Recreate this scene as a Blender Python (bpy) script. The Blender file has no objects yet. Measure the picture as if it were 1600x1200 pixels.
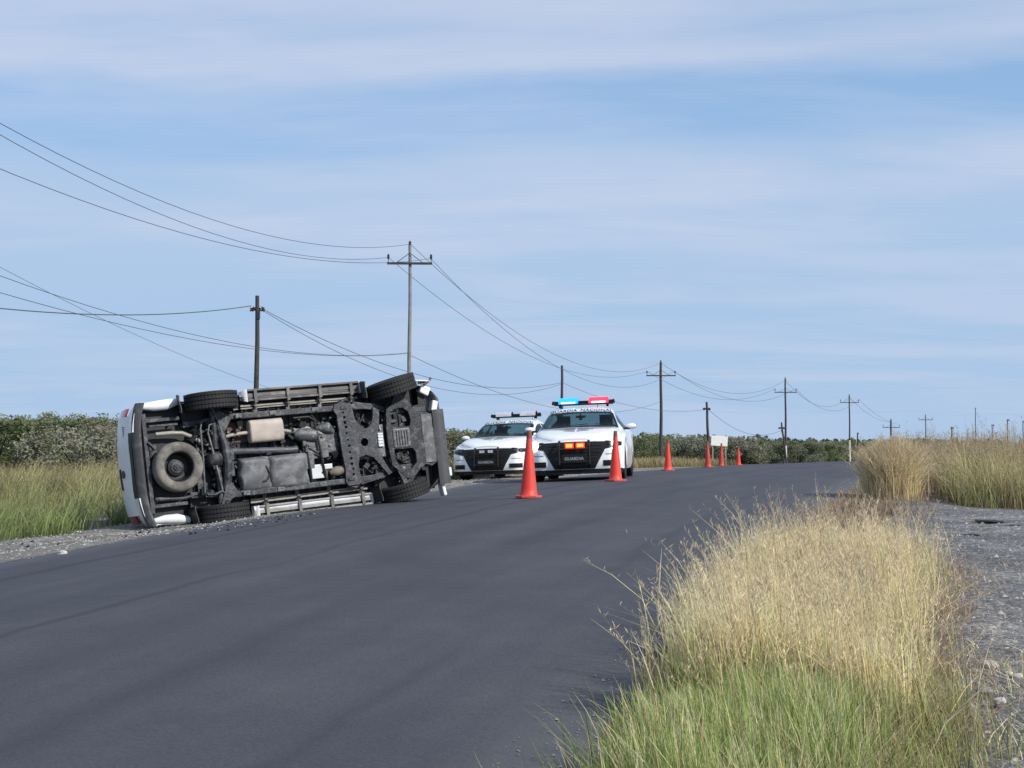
import bpy, bmesh, math, random
import numpy as np
from mathutils import Vector, Matrix
random.seed(7); rng = np.random.default_rng(7)
sc = bpy.context.scene
COL = sc.collection
R_ = math.radians

# ------------------------------------------------------------ camera
FPX = 2400.0
PITCH = math.atan(100 / FPX)
cam_d = bpy.data.cameras.new('camera'); cam = bpy.data.objects.new('camera', cam_d); COL.objects.link(cam)
cam.location = (0, 0, 1.5); cam.rotation_euler = (math.pi / 2 + PITCH, 0, 0)
cam_d.sensor_width = 36; cam_d.lens = 36 * FPX / 1600; cam_d.clip_start = .1; cam_d.clip_end = 9000
sc.camera = cam
_F = Vector((0, math.cos(PITCH), math.sin(PITCH))); _U = Vector((0, -math.sin(PITCH), math.cos(PITCH)))
def at(px, py, d):
    "world point d metres ahead, seen at pixel px,py of the 1600x1200 photograph"
    r = _F * FPX + Vector((1, 0, 0)) * (px - 800) + _U * (600 - py)
    return Vector((0, 0, 1.5)) + r * (d / r.y)

# ------------------------------------------------------------ sky, sun, exposure
SUN_DIR = Vector((0.83, -0.56, 0)).normalized(); SUN_EL = R_(36)
sun_az = math.atan2(SUN_DIR.x, SUN_DIR.y)
w = bpy.data.worlds.new('World'); sc.world = w; w.use_nodes = True
nt = w.node_tree; nt.nodes.clear()
N = nt.nodes.new; L = nt.links.new
out = N('ShaderNodeOutputWorld'); bg = N('ShaderNodeBackground'); L(bg.outputs[0], out.inputs[0])
sky = N('ShaderNodeTexSky'); sky.sky_type = 'NISHITA'; sky.sun_disc = False
sky.sun_elevation = SUN_EL; sky.sun_rotation = sun_az; sky.air_density = 1.0; sky.dust_density = .6; sky.ozone_density = 2.5
SKY_STR = .120
bg.inputs[1].default_value = SKY_STR
tc = N('ShaderNodeTexCoord'); sep = N('ShaderNodeSeparateXYZ'); L(tc.outputs['Generated'], sep.inputs[0])
def mnode(op, a, b=None, c=None, clamp=False, tree=None):
    n = (tree or nt).nodes.new('ShaderNodeMath'); n.operation = op; n.use_clamp = clamp
    for i, v in enumerate((a, b, c)):
        if v is None: continue
        if isinstance(v, (int, float)): n.inputs[i].default_value = v
        else: (tree or nt).links.new(v, n.inputs[i])
    return n.outputs[0]
def mixc(fac, a, b, tree=None, bt='MIX'):
    t = tree or nt
    n = t.nodes.new('ShaderNodeMix'); n.data_type = 'RGBA'; n.blend_type = bt
    for s, v in ((n.inputs[0], fac), (n.inputs[6], a), (n.inputs[7], b)):
        if isinstance(v, (int, float)): s.default_value = v
        elif isinstance(v, tuple): s.default_value = (*v, 1) if len(v) == 3 else v
        else: t.links.new(v, s)
    return n.outputs[2]
def noise(vec, scale, detail=4, rough=.5, tree=None, dist=0):
    t = tree or nt
    n = t.nodes.new('ShaderNodeTexNoise'); n.inputs['Scale'].default_value = scale
    n.inputs['Detail'].default_value = detail; n.inputs['Roughness'].default_value = rough; n.inputs['Distortion'].default_value = dist
    if vec is not None: t.links.new(vec, n.inputs['Vector'])
    return n.outputs['Fac']
def ramp(fac, stops, tree=None):
    t = tree or nt
    n = t.nodes.new('ShaderNodeValToRGB'); t.links.new(fac, n.inputs[0])
    cr = n.color_ramp
    while len(cr.elements) < len(stops): cr.elements.new(.5)
    for e, (p, c) in zip(cr.elements, stops):
        e.position = p; e.color = (*c, 1) if len(c) == 3 else c
    return n.outputs[0]
def mapping(vec, scale=(1, 1, 1), loc=(0, 0, 0), rot=(0, 0, 0), tree=None):
    t = tree or nt
    n = t.nodes.new('ShaderNodeMapping'); n.inputs['Scale'].default_value = scale
    n.inputs['Location'].default_value = loc; n.inputs['Rotation'].default_value = rot
    t.links.new(vec, n.inputs['Vector']); return n.outputs[0]
# cirrus: long streaks on a high layer (direction projected on a plane above)
zc = mnode('MAXIMUM', sep.outputs[2], .02); zz = mnode('ADD', zc, .10)
px_ = mnode('DIVIDE', sep.outputs[0], zz); py_ = mnode('DIVIDE', sep.outputs[1], zz)
cv = N('ShaderNodeCombineXYZ'); L(px_, cv.inputs[0]); L(py_, cv.inputs[1])
c1 = noise(mapping(cv.outputs[0], (.55, 1.15, 1), (3.1, 2.2, 0), (0, 0, R_(9))), 1.0, 7, .55, dist=.5)
c2 = noise(mapping(cv.outputs[0], (1.0, 2.6, 1), (1.7, 0, 0), (0, 0, R_(-12))), 1.0, 8, .62, dist=.8)
cm = mnode('ADD', mnode('MULTIPLY', c1, .72), mnode('MULTIPLY', c2, .28))
wob1 = noise(mapping(tc.outputs['Generated'], (2.2, 2.2, 9), (.3, .1, .7)), 1.0, 5, .55, dist=.4)
zt = mnode('ADD', sep.outputs[2], mnode('MULTIPLY', mnode('SUBTRACT', wob1, .5), .085))
zt = mnode('ADD', zt, mnode('MULTIPLY', sep.outputs[0], -.035))      # the layers dip towards the left
band = ramp(zt, [(.0, (.30,) * 3), (.10, (.30,) * 3), (.135, (.42,) * 3), (.158, (.66,) * 3), (.182, (.40,) * 3), (.203, (.04,) * 3), (.230, (.08,) * 3), (.248, (.90,) * 3), (.266, (.55,) * 3), (.295, (1.0,) * 3), (.40, (.7,) * 3), (.6, (.4,) * 3)])
streak = ramp(cm, [(.44, (0, 0, 0)), (.58, (1, 1, 1))])
cmask = mnode('ADD', mnode('MULTIPLY', band, .70), mnode('MULTIPLY', streak, .30), clamp=True)
low = ramp(sep.outputs[2], [(0.0, (1, 1, 1)), (.16, (.75, .75, .75)), (.24, (0, 0, 0))])
skyc = mixc(1.0, sky.outputs[0], (.80, .93, 1.16), bt='MULTIPLY')
skyflat = mixc(low, skyc, (3.62, 4.68, 6.32))          # even pale blue band of thin high haze over the horizon
skyflat2 = mixc(.62, skyflat, (2.55, 4.35, 6.75))
final = mixc(mnode('MULTIPLY', cmask, .9), skyflat2, (5.35, 5.8, 6.9))
L(final, bg.inputs[0])

sun_d = bpy.data.lights.new('sun', 'SUN'); sun_d.energy = 4.8; sun_d.angle = R_(.55); sun_d.color = (1, .95, .87)
sun = bpy.data.objects.new('sun', sun_d); COL.objects.link(sun)
sd = Vector((SUN_DIR.x * math.cos(SUN_EL), SUN_DIR.y * math.cos(SUN_EL), math.sin(SUN_EL)))
sun.rotation_euler = sd.to_track_quat('Z', 'Y').to_euler()
sc.view_settings.view_transform = 'Standard'; sc.view_settings.look = 'None'; sc.view_settings.exposure = 0
sc.view_settings.gamma = 1; sc.view_settings.use_curve_mapping = False
try:
    sc.cycles.use_denoising = True; sc.cycles.max_bounces = 6; sc.cycles.transparent_max_bounces = 12
except Exception: pass

# ------------------------------------------------------------ materials
def mat(name, col, rough=.6, metal=0., var=.18, scale=6., bump=0., bscale=60., dust=None, dustamt=.45, spec=None, emit=None, estr=0., coat=0., alpha=None):
    m = bpy.data.materials.new(name); m.use_nodes = True; t = m.node_tree; b = t.nodes['Principled BSDF']
    tcn = t.nodes.new('ShaderNodeTexCoord'); v = tcn.outputs['Object']
    n1 = noise(v, scale, 5, .6, t)
    a = tuple(max(0, c * (1 - var)) for c in col); c2_ = tuple(min(1, c * (1 + var)) for c in col)
    base = ramp(n1, [(.3, a), (.7, c2_)], t)
    if dust:
        n2 = noise(v, scale * .7, 7, .7, t, .6)
        f = ramp(n2, [(.62 - dustamt * .4, (0, 0, 0)), (.82 - dustamt * .4, (1, 1, 1))], t)
        base = mixc(f, base, dust, t)
        b.inputs['Roughness'].default_value = rough
        rr = mnode('ADD', mnode('MULTIPLY', f, .3, tree=t), rough, clamp=True, tree=t); t.links.new(rr, b.inputs['Roughness'])
    else: b.inputs['Roughness'].default_value = rough
    t.links.new(base, b.inputs['Base Color']); b.inputs['Metallic'].default_value = metal
    if spec is not None: b.inputs['Specular IOR Level'].default_value = spec
    if coat: b.inputs['Coat Weight'].default_value = coat; b.inputs['Coat Roughness'].default_value = .05
    if bump:
        bn = t.nodes.new('ShaderNodeBump'); bn.inputs['Strength'].default_value = bump; bn.inputs['Distance'].default_value = .01
        t.links.new(noise(v, bscale, 4, .6, t), bn.inputs['Height']); t.links.new(bn.outputs[0], b.inputs['Normal'])
    if emit:
        b.inputs['Emission Color'].default_value = (*emit, 1); b.inputs['Emission Strength'].default_value = estr
    return m
DUST = (.30, .28, .25)
M = dict(
    white=mat('white_car_paint', (.74, .76, .78), .28, var=.03, coat=.6, dust=(.55, .54, .5), dustamt=.02),
    white_dirty=mat('dirty_white_paint', (.66, .68, .71), .35, var=.05, coat=.3, dust=(.42, .40, .37), dustamt=.12),
    black=mat('black_plastic', (.009, .009, .010), .5, dust=(.03, .029, .027), dustamt=.12, spec=.3),
    rubber=mat('tyre_rubber', (.013, .013, .014), .75, dust=(.030, .029, .027), dustamt=.2, bump=.3, bscale=90),
    spare=mat('dusty_spare_tyre', (.11, .105, .095), .9, dust=(.22, .20, .175), dustamt=.5, bump=.3, bscale=50),
    under=mat('underbody_dark_paint', (.007, .008, .010), .6, dust=(.06, .058, .056), dustamt=.10, bump=.5, bscale=30),
    frame=mat('dusty_frame_steel', (.030, .033, .040), .5, metal=.25, var=.5, dust=(.165, .17, .18), dustamt=.30, bump=.6, bscale=50, scale=16),
    frame2=mat('grey_subframe_steel', (.018, .020, .024), .5, metal=.3, var=.5, dust=(.15, .153, .16), dustamt=.28, bump=.6, bscale=40, scale=15),
    tank=mat('dusty_grey_tank_plastic', (.08, .084, .092), .55, dust=(.24, .24, .24), dustamt=.38, bump=.4, bscale=14, scale=7),
    muffler=mat('dusty_beige_muffler_steel', (.36, .31, .27), .6, metal=.1, var=.15, dust=(.46, .41, .36), dustamt=.45),
    alu=mat('cast_aluminium', (.10, .105, .11), .5, metal=.3, var=.6, scale=14, dust=(.42, .42, .41), dustamt=.16, bump=.6, bscale=25),
    bright=mat('bright_metal', (.62, .62, .60), .35, metal=.6, var=.1),
    pipe=mat('exhaust_pipe_steel', (.24, .225, .205), .55, metal=.3, dust=(.34, .32, .28), dustamt=.4),
    valance=mat('grey_bumper_plastic', (.05, .053, .058), .6, dust=(.13, .13, .13), dustamt=.25),
    board=mat('running_board_grey', (.09, .087, .084), .6, dust=(.25, .235, .215), dustamt=.35),
    boardtrim=mat('running_board_pale_trim', (.27, .27, .26), .5, dust=(.18, .18, .17), dustamt=.3),
    glassdark=mat('dark_vehicle_glass', (.012, .014, .017), .06, var=.05, spec=.6),
    lamp=mat('lamp_housing_dark', (.012, .012, .014), .35, var=.2, spec=.3),
    lampclear=mat('clear_lamp_lens', (.45, .47, .5), .12, var=.2, coat=.8),
    redlens=mat('red_tail_lens', (.30, .02, .02), .2, coat=.6),
    cabin=mat('cabin_charcoal', (.02, .02, .022), .8),
    blue=mat('blue_plastic', (.02, .06, .3), .4),
    text=mat('dark_grey_lettering', (.035, .04, .05), .5, var=.05),
    textlight=mat('pale_grey_lettering', (.38, .40, .43), .5, var=.1),
    emblem=mat('hood_emblem_grey', (.13, .14, .17), .5, var=.1),
    chrome=mat('chrome', (.6, .6, .62), .2, metal=.9, var=.05),
    rim=mat('steel_wheel', (.10, .10, .11), .4, metal=.6),
    cone=mat('orange_cone_vinyl', (.70, .043, .026), .5, var=.12, scale=4, dust=(.30, .10, .08), dustamt=.42),
    conedark=mat('dark_cone_vinyl', (.45, .05, .03), .6, var=.2, scale=4, dust=(.16, .05, .04), dustamt=.35),  # deeper orange tone for the fourth and fifth cones
    conetip=mat('dirty_cone_tip', (.20, .055, .04), .7, var=.25),
    wood=mat('weathered_dark_pole_wood', (.045, .04, .038), .85, var=.3, scale=3, bump=.6, bscale=25),
    concrete=mat('pole_concrete', (.20, .20, .20), .8, var=.2, scale=3, bump=.3, bscale=30),
    palepole=mat('pale_painted_pole', (.62, .60, .55), .7, var=.1, scale=3),
    insul=mat('dark_insulator_glaze', (.03, .028, .028), .3, var=.2),
    wire=mat('overhead_wire_aluminium', (.07, .072, .08), .6, var=.1),
    sign=mat('white_sign_paint', (.78, .78, .76), .5, var=.05),
    stone=mat('pale_limestone', (.42, .40, .37), .9, var=.2, scale=12, bump=.5, bscale=30),
    stonegrey=mat('grey_stone', (.22, .22, .22), .9, var=.3, scale=12, bump=.5, bscale=30),
    post=mat('pale_fence_post_wood', (.34, .30, .25), .9, var=.25, scale=8, bump=.5, bscale=30),
    blueon=mat('lit_blue_beacon', (.01, .12, .6), .3, var=.3, emit=(.015, .30, 1.0), estr=1.9),
    redon=mat('lit_red_beacon', (.6, .01, .02), .3, var=.3, emit=(1.0, .035, .085), estr=2.2),
    redhot=mat('lit_pink_beacon_core', (1, .5, .5), .3, emit=(1, .55, .5), estr=3.0),
    bluehot=mat('lit_cyan_beacon_core', (.5, .9, 1), .3, emit=(.35, .92, 1), estr=2.2),
    amberon=mat('lit_orange_grille_lamp', (1, .3, .05), .3, emit=(1, .20, .035), estr=2.6),
    amberrim=mat('red_grille_lamp_rim', (.6, .03, .01), .3, emit=(1, .03, .006), estr=1.6),
    headon=mat('lit_headlamp', (1, .95, .95), .3, emit=(1, .93, .93), estr=9.0),
)
def glass_mat():
    m = bpy.data.materials.new('tinted_car_glass'); m.use_nodes = True; t = m.node_tree; t.nodes.clear()
    o = t.nodes.new('ShaderNodeOutputMaterial'); mx = t.nodes.new('ShaderNodeMixShader'); tr = t.nodes.new('ShaderNodeBsdfTransparent')
    gl = t.nodes.new('ShaderNodeBsdfGlossy'); fr = t.nodes.new('ShaderNodeLayerWeight'); fr.inputs[0].default_value = .5
    tcn = t.nodes.new('ShaderNodeTexCoord')
    c = ramp(noise(tcn.outputs['Object'], 3, 2, .5, t), [(.3, (.62, .71, .715)), (.7, (.65, .735, .74))], t)
    t.links.new(c, tr.inputs[0]); gl.inputs[1].default_value = .04
    t.links.new(mnode('MULTIPLY', mnode('POWER', fr.outputs['Facing'], 4., tree=t), .35, tree=t), mx.inputs[0]); t.links.new(tr.outputs[0], mx.inputs[1]); t.links.new(gl.outputs[0], mx.inputs[2]); t.links.new(mx.outputs[0], o.inputs[0])
    return m
M['glass'] = glass_mat()
def leaf_mat(name, trans=.35, rough=.7):
    m = bpy.data.materials.new(name); m.use_nodes = True; t = m.node_tree; t.nodes.clear()
    o = t.nodes.new('ShaderNodeOutputMaterial'); mx = t.nodes.new('ShaderNodeMixShader'); mx.inputs[0].default_value = trans
    d = t.nodes.new('ShaderNodeBsdfDiffuse'); d.inputs[1].default_value = rough; tr = t.nodes.new('ShaderNodeBsdfTranslucent')
    at_ = t.nodes.new('ShaderNodeAttribute'); at_.attribute_name = 'tone'
    oi = t.nodes.new('ShaderNodeObjectInfo')
    v = t.nodes.new('ShaderNodeHueSaturation'); t.links.new(at_.outputs[0], v.inputs['Color'])
    t.links.new(mnode('ADD', mnode('MULTIPLY', oi.outputs['Random'], .3, tree=t), .85, tree=t), v.inputs['Value'])
    for s in (d, tr): t.links.new(v.outputs[0], s.inputs[0])
    t.links.new(d.outputs[0], mx.inputs[1]); t.links.new(tr.outputs[0], mx.inputs[2]); t.links.new(mx.outputs[0], o.inputs[0])
    return m
M['grass'] = leaf_mat('grass_blades', .3); M['leaf'] = leaf_mat('shrub_leaves', .2)

# ------------------------------------------------------------ mesh helpers
class MB:
    def __init__(s): s.v = []; s.f = []
    def add(s, vs, fs):
        k = len(s.v); s.v += [tuple(v) for v in vs]; s.f += [tuple(i + k for i in f) for f in fs]; return s
    def box(s, c, d, rot=None, taper=1.0):
        hx, hy, hz = d[0] / 2, d[1] / 2, d[2] / 2
        vs = [Vector((sx * hx * (taper if sz > 0 else 1), sy * hy * (taper if sz > 0 else 1), sz * hz)) for sz in (-1, 1) for sy in (-1, 1) for sx in (-1, 1)]
        if rot is not None: vs = [rot @ v for v in vs]
        c = Vector(c)
        return s.add([v + c for v in vs], [(0, 2, 3, 1), (4, 5, 7, 6), (0, 1, 5, 4), (2, 6, 7, 3), (0, 4, 6, 2), (1, 3, 7, 5)])
    def tube(s, pts, r, n=8, cap=True):
        pts = [Vector(p) for p in pts]; rs = r if isinstance(r, (list, tuple)) else [r] * len(pts)
        vs = []; prev = None
        for i, p in enumerate(pts):
            d = (pts[min(i + 1, len(pts) - 1)] - pts[max(i - 1, 0)]).normalized()
            if prev is None:
                a = Vector((0, 0, 1)) if abs(d.z) < .9 else Vector((1, 0, 0)); u = d.cross(a).normalized()
            else: u = (prev - d * prev.dot(d)).normalized()
            prev = u; w_ = d.cross(u)
            vs += [p + (u * math.cos(2 * math.pi * k / n) + w_ * math.sin(2 * math.pi * k / n)) * rs[i] for k in range(n)]
        fs = [(i * n + k, i * n + (k + 1) % n, (i + 1) * n + (k + 1) % n, (i + 1) * n + k) for i in range(len(pts) - 1) for k in range(n)]
        if cap: fs += [tuple(range(n))[::-1], tuple((len(pts) - 1) * n + k for k in range(n))]
        return s.add(vs, fs)
    def lathe(s, prof, n=32, axis='z', c=(0, 0, 0), closed=False):
        vs = []
        for r, a in prof:
            for k in range(n):
                t = 2 * math.pi * k / n; x, y = r * math.cos(t), r * math.sin(t)
                p = {'z': (x, y, a), 'y': (x, a, y), 'x': (a, x, y)}[axis]
                vs.append((p[0] + c[0], p[1] + c[1], p[2] + c[2]))
        m = len(prof)
        fs = [(i * n + k, i * n + (k + 1) % n, (i + 1) % m * n + (k + 1) % n, (i + 1) % m * n + k) for i in range(m if closed else m - 1) for k in range(n)]
        return s.add(vs, fs)
    def grid(s, fn, us, vs_, flip=False):
        P = [fn(u, v) for u in us for v in vs_]; m = len(vs_)
        F = [(i * m + j, i * m + j + 1, (i + 1) * m + j + 1, (i + 1) * m + j) for i in range(len(us) - 1) for j in range(m - 1)]
        if flip: F = [f[::-1] for f in F]
        return s.add(P, F)
    def slab(s, fn, us, vs_, nrm, th):
        "a curved panel with thickness: fn gives outer surface, nrm a thickness direction"
        n = Vector(nrm) * th; nu, m = len(us), len(vs_)
        P = [Vector(fn(u, v)) for u in us for v in vs_]; Q = [p - n for p in P]; k = nu * m
        F = [(i * m + j, i * m + j + 1, (i + 1) * m + j + 1, (i + 1) * m + j) for i in range(nu - 1) for j in range(m - 1)]
        G = [tuple(k + q for q in f[::-1]) for f in F]
        ring = [j for j in range(m)] + [i * m + m - 1 for i in range(1, nu)] + [(nu - 1) * m + j for j in range(m - 2, -1, -1)] + [i * m for i in range(nu - 2, 0, -1)]
        H = [(ring[a], ring[(a + 1) % len(ring)], k + ring[(a + 1) % len(ring)], k + ring[a]) for a in range(len(ring))]
        return s.add(P + Q, F + G + H)
    def prism(s, outer, z0, z1, holes=(), fn=None):
        bm = bmesh.new(); loops = [outer] + list(holes)
        ed = []; lv = []
        for lp in loops:
            vv = [bm.verts.new((x, y, z1)) for x, y in lp]; lv.append(vv)
            ed += [bm.edges.new((vv[i], vv[(i + 1) % len(vv)])) for i in range(len(vv))]
        r = bmesh.ops.triangle_fill(bm, edges=ed, use_beauty=True, use_dissolve=False)
        bm.verts.ensure_lookup_table(); bm.verts.index_update()
        top = [v.co.copy() for v in bm.verts]; tf = [tuple(v.index for v in f.verts) for f in bm.faces]; k = len(top)
        bot = [Vector((v.x, v.y, z0)) for v in top]
        fs = tf + [tuple(i + k for i in f[::-1]) for f in tf]; o = 0
        for lp in loops:
            m = len(lp); fs += [(o + i, o + (i + 1) % m, k + o + (i + 1) % m, k + o + i) for i in range(m)]; o += m
        bm.free(); P = top + bot
        if fn: P = [fn(p) for p in P]
        return s.add(P, fs)
    def build(s, name, m, parent=None, smooth=False, bevel=0, normals=True, **tags):
        me = bpy.data.meshes.new(name); me.from_pydata(s.v, [], s.f); me.materials.append(M[m] if isinstance(m, str) else m)
        if normals:
            bm = bmesh.new(); bm.from_mesh(me); bmesh.ops.recalc_face_normals(bm, faces=bm.faces); bm.to_mesh(me); bm.free()
        if smooth:
            me.polygons.foreach_set('use_smooth', [True] * len(me.polygons))
            try: me.set_sharp_from_angle(angle=R_(smooth if smooth is not True else 40))
            except Exception: pass
        o = bpy.data.objects.new(name, me); COL.objects.link(o)
        if parent is not None: o.parent = parent
        if bevel:
            b = o.modifiers.new('bevel', 'BEVEL'); b.width = bevel; b.segments = 2; b.limit_method = 'ANGLE'
        for k, v in tags.items(): o[k] = v
        return o
def thing(name, label, cat, loc=(0, 0, 0), rz=0, group=None):
    o = bpy.data.objects.new(name, None); COL.objects.link(o); o.location = loc; o.rotation_euler = (0, 0, rz)
    o['label'] = label; o['category'] = cat; o.empty_display_size = .2
    if group: o['group'] = group
    return o
def tag(o, label=None, cat=None, group=None, kind=None):
    for k, v in (('label', label), ('category', cat), ('group', group), ('kind', kind)):
        if v: o[k] = v
    return o
def copy_tree(o, parent=None):
    c = o.copy(); COL.objects.link(c)
    if parent is not None: c.parent = parent
    for ch in list(o.children): copy_tree(ch, c)
    return c

# ------------------------------------------------------------ terrain
_cy = np.array([-60, 0, 5, 10, 15, 20, 24, 30, 45, 60, 80, 120, 163, 250, 400, 1000, 6000.])
_cd = np.array([1.55, 1.42, 1.30, 1.03, .83, .665, .60, .56, .555, .575, .69, 1.08, 1.56, 2.4, 3.2, 4.5, 9.0])
_ty = np.concatenate([np.arange(-60, 200, 1.), np.arange(200, 6001, 10.)])
_td = np.interp(_ty, _cy, _cd)
_k = np.ones(7) / 7; _sm = np.convolve(np.pad(_td[:260], 3, mode='edge'), _k, 'valid'); _td[:256] = _sm[:256]
def Cdrop(y): return np.interp(y, _ty, _td)
def edgeL(y): y = np.asarray(y, float); return -5 + .28 * (y - 15) + .003 * np.maximum(0, y - 95) ** 2 * (y < 500)
ROADW = 7.7
def sstep(a, b, x): t = np.clip((x - a) / (b - a), 0, 1); return t * t * (3 - 2 * t)
def gz(x, y, rough=False):
    "ground height without the road's own thickness"
    x = np.asarray(x, float); y = np.asarray(y, float)
    u = x - edgeL(y)
    d = Cdrop(y) + (.072 - .034 * sstep(23.5, 31, y)) * np.clip(3.85 - u, 0, 3.85)
    sl = .12 - .08 * sstep(24, 33, y)
    left = np.clip(-u, 0, None)
    d = d + sl * np.minimum(left, 2.0) + .02 * np.clip(left - 2.0, 0, 6)
    d = d + .035 * np.clip(u - ROADW, 0, 5) + .012 * np.clip(u - 3.85, 0, 3.85)
    if rough:
        off = sstep(0, .8, np.maximum(-u, u - ROADW))
        d = d + off * (.035 * np.sin(x * 1.7 + 1.3 * np.sin(y * .9)) * np.cos(y * 1.1 + .8 * np.sin(x * .7)) + .015 * np.sin(x * 4.1 + y * 2.3) * np.cos(y * 3.7 - x * 1.9))
    return 1.5 - d
def G(x, y): return float(gz(x, y))

def np_mesh(name, V, Fq, m, smooth=True, attr=None, uv=None):
    me = bpy.data.meshes.new(name); V = np.asarray(V, np.float32); Fq = np.asarray(Fq, np.int32)
    me.vertices.add(len(V)); me.vertices.foreach_set('co', V.ravel())
    k = Fq.shape[1]; me.loops.add(Fq.size); me.loops.foreach_set('vertex_index', Fq.ravel())
    me.polygons.add(len(Fq)); me.polygons.foreach_set('loop_start', np.arange(0, Fq.size, k, dtype=np.int32)); me.polygons.foreach_set('loop_total', np.full(len(Fq), k, np.int32))
    if smooth: me.polygons.foreach_set('use_smooth', np.ones(len(Fq), bool))
    me.update(calc_edges=True); me.validate()
    if attr is not None:
        a = me.attributes.new('tone', 'FLOAT_COLOR', 'POINT'); c = np.ones((len(V), 4), np.float32); c[:, :3] = attr; a.data.foreach_set('color', c.ravel())
    if uv is not None:
        l = me.uv_layers.new(name='UVMap'); l.data.foreach_set('uv', np.asarray(uv, np.float32)[Fq.ravel()].ravel())
    me.materials.append(m); o = bpy.data.objects.new(name, me); COL.objects.link(o); return o
def gridfaces(nu, nv):
    i, j = np.meshgrid(np.arange(nu - 1), np.arange(nv - 1), indexing='ij')
    a = (i * nv + j).ravel(); return np.stack([a, a + nv, a + nv + 1, a + 1], 1)

def ground_mat(name, stops, scale1, scale2, bump, dist=.02, patch=None, uvstripe=False):
    m = bpy.data.materials.new(name); m.use_nodes = True; t = m.node_tree; b = t.nodes['Principled BSDF']
    g = t.nodes.new('ShaderNodeNewGeometry'); v = g.outputs['Position']
    f1 = noise(v, scale1, 6, .6, t); f2 = noise(v, scale2, 6, .75, t)
    mixf = mnode('ADD', mnode('MULTIPLY', f1, .45, tree=t), mnode('MULTIPLY', f2, .55, tree=t), tree=t)
    c = ramp(mixf, stops, t)
    vo = t.nodes.new('ShaderNodeTexVoronoi'); vo.inputs['Scale'].default_value = scale2 * .9; t.links.new(v, vo.inputs['Vector'])
    sepc = t.nodes.new('ShaderNodeSeparateColor'); t.links.new(vo.outputs['Color'], sepc.inputs[0])
    pebble = ramp(sepc.outputs[0], [(0, (.55, .55, .56)), (.6, (1, 1, 1)), (.93, (1.25, 1.24, 1.22)), (1, (1.9, 1.88, 1.8))], t)
    c = mixc(1.0, c, pebble, t, 'MULTIPLY')
    if patch:
        pf = ramp(noise(v, patch[1], 4, .6, t), [(.48, (0, 0, 0)), (.62, (1, 1, 1))], t); c = mixc(mnode('MULTIPLY', pf, patch[2], tree=t), c, patch[0], t)
    t.links.new(c, b.inputs['Base Color']); b.inputs['Roughness'].default_value = .95; b.inputs['Specular IOR Level'].default_value = .15
    bn = t.nodes.new('ShaderNodeBump'); bn.inputs['Strength'].default_value = bump; bn.inputs['Distance'].default_value = dist
    h = mnode('ADD', f2, mnode('MULTIPLY', vo.outputs['Distance'], -.8, tree=t), tree=t)
    t.links.new(h, bn.inputs['Height']); t.links.new(bn.outputs[0], b.inputs['Normal'])
    return m
soil = ground_mat('dry_soil', [(.35, (.10, .085, .06)), (.55, (.17, .145, .105)), (.7, (.24, .21, .16))], .6, 14, .5, patch=((.09, .10, .045), .5, .7))
gravL = ground_mat('tan_grey_gravel', [(.36, (.13, .125, .12)), (.52, (.23, .22, .205)), (.68, (.36, .34, .31))], 1.2, 34, .9, patch=((.20, .17, .13), .7, .5))
gravR = ground_mat('blue_grey_gravel', [(.38, (.095, .096, .10)), (.51, (.20, .20, .205)), (.64, (.37, .365, .35))], 1.6, 30, 1.0, dist=.03, patch=((.11, .10, .09), .5, .55))
dryt = ground_mat('dry_litter_soil', [(.36, (.11, .08, .06)), (.52, (.20, .15, .115)), (.68, (.30, .25, .19))], 2.5, 40, 1.0, patch=((.14, .08, .06), 1.2, .6))

# asphalt
ma = bpy.data.materials.new('dark_asphalt'); ma.use_nodes = True; t = ma.node_tree; b = t.nodes['Principled BSDF']
uvn = t.nodes.new('ShaderNodeUVMap'); uvn.uv_map = 'UVMap'; g = t.nodes.new('ShaderNodeNewGeometry'); P = g.outputs['Position']
s1 = noise(mapping(uvn.outputs[0], (.9, .10, 1), tree=t), 1.0, 5, .55, t, .4)      # broad lengthwise bands
s2 = noise(mapping(uvn.outputs[0], (3.2, .22, 1), tree=t), 1.0, 6, .6, t, .3)
fine = noise(P, 55, 5, .75, t); mid = noise(P, 1.3, 5, .6, t)
f = mnode('ADD', mnode('MULTIPLY', s1, .4, tree=t), mnode('ADD', mnode('MULTIPLY', s2, .22, tree=t), mnode('MULTIPLY', mid, .38, tree=t), tree=t), tree=t)
c = ramp(f, [(.37, (.038, .039, .050)), (.50, (.049, .050, .061)), (.64, (.062, .063, .073))], t)
c = mixc(1.0, c, ramp(fine, [(.25, (.55, .55, .56)), (.5, (1, 1, 1)), (.78, (1.55, 1.53, 1.5))], t), t, 'MULTIPLY')
# lengthwise paving joints, tar bleeding dark, wandering a little
sx = t.nodes.new('ShaderNodeSeparateXYZ'); t.links.new(uvn.outputs[0], sx.inputs[0])
wob = mnode('MULTIPLY', mnode('SUBTRACT', noise(mapping(uvn.outputs[0], (0, .16, 1), tree=t), 1, 4, .6, t), .5, tree=t), 1.0, tree=t)
ux = mnode('ADD', sx.outputs[0], wob, tree=t); tot = None
for u0, wd, am in ((1.35, .12, .6), (2.0, .05, .4), (2.55, .2, .4), (3.75, .08, .6), (4.5, .3, .3), (5.3, .22, .35), (6.5, .1, .3)):
    q = mnode('DIVIDE', mnode('ABSOLUTE', mnode('SUBTRACT', ux, u0, tree=t), tree=t), wd, tree=t)
    q = mnode('MULTIPLY', mnode('SUBTRACT', 1.0, q, clamp=True, tree=t), am, tree=t); tot = q if tot is None else mnode('MAXIMUM', tot, q, tree=t)
brk = ramp(noise(mapping(uvn.outputs[0], (.5, .12, 1), loc=(4, 2, 0), tree=t), 1, 3, .6, t), [(.34, (0, 0, 0)), (.48, (1, 1, 1))], t)
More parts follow.
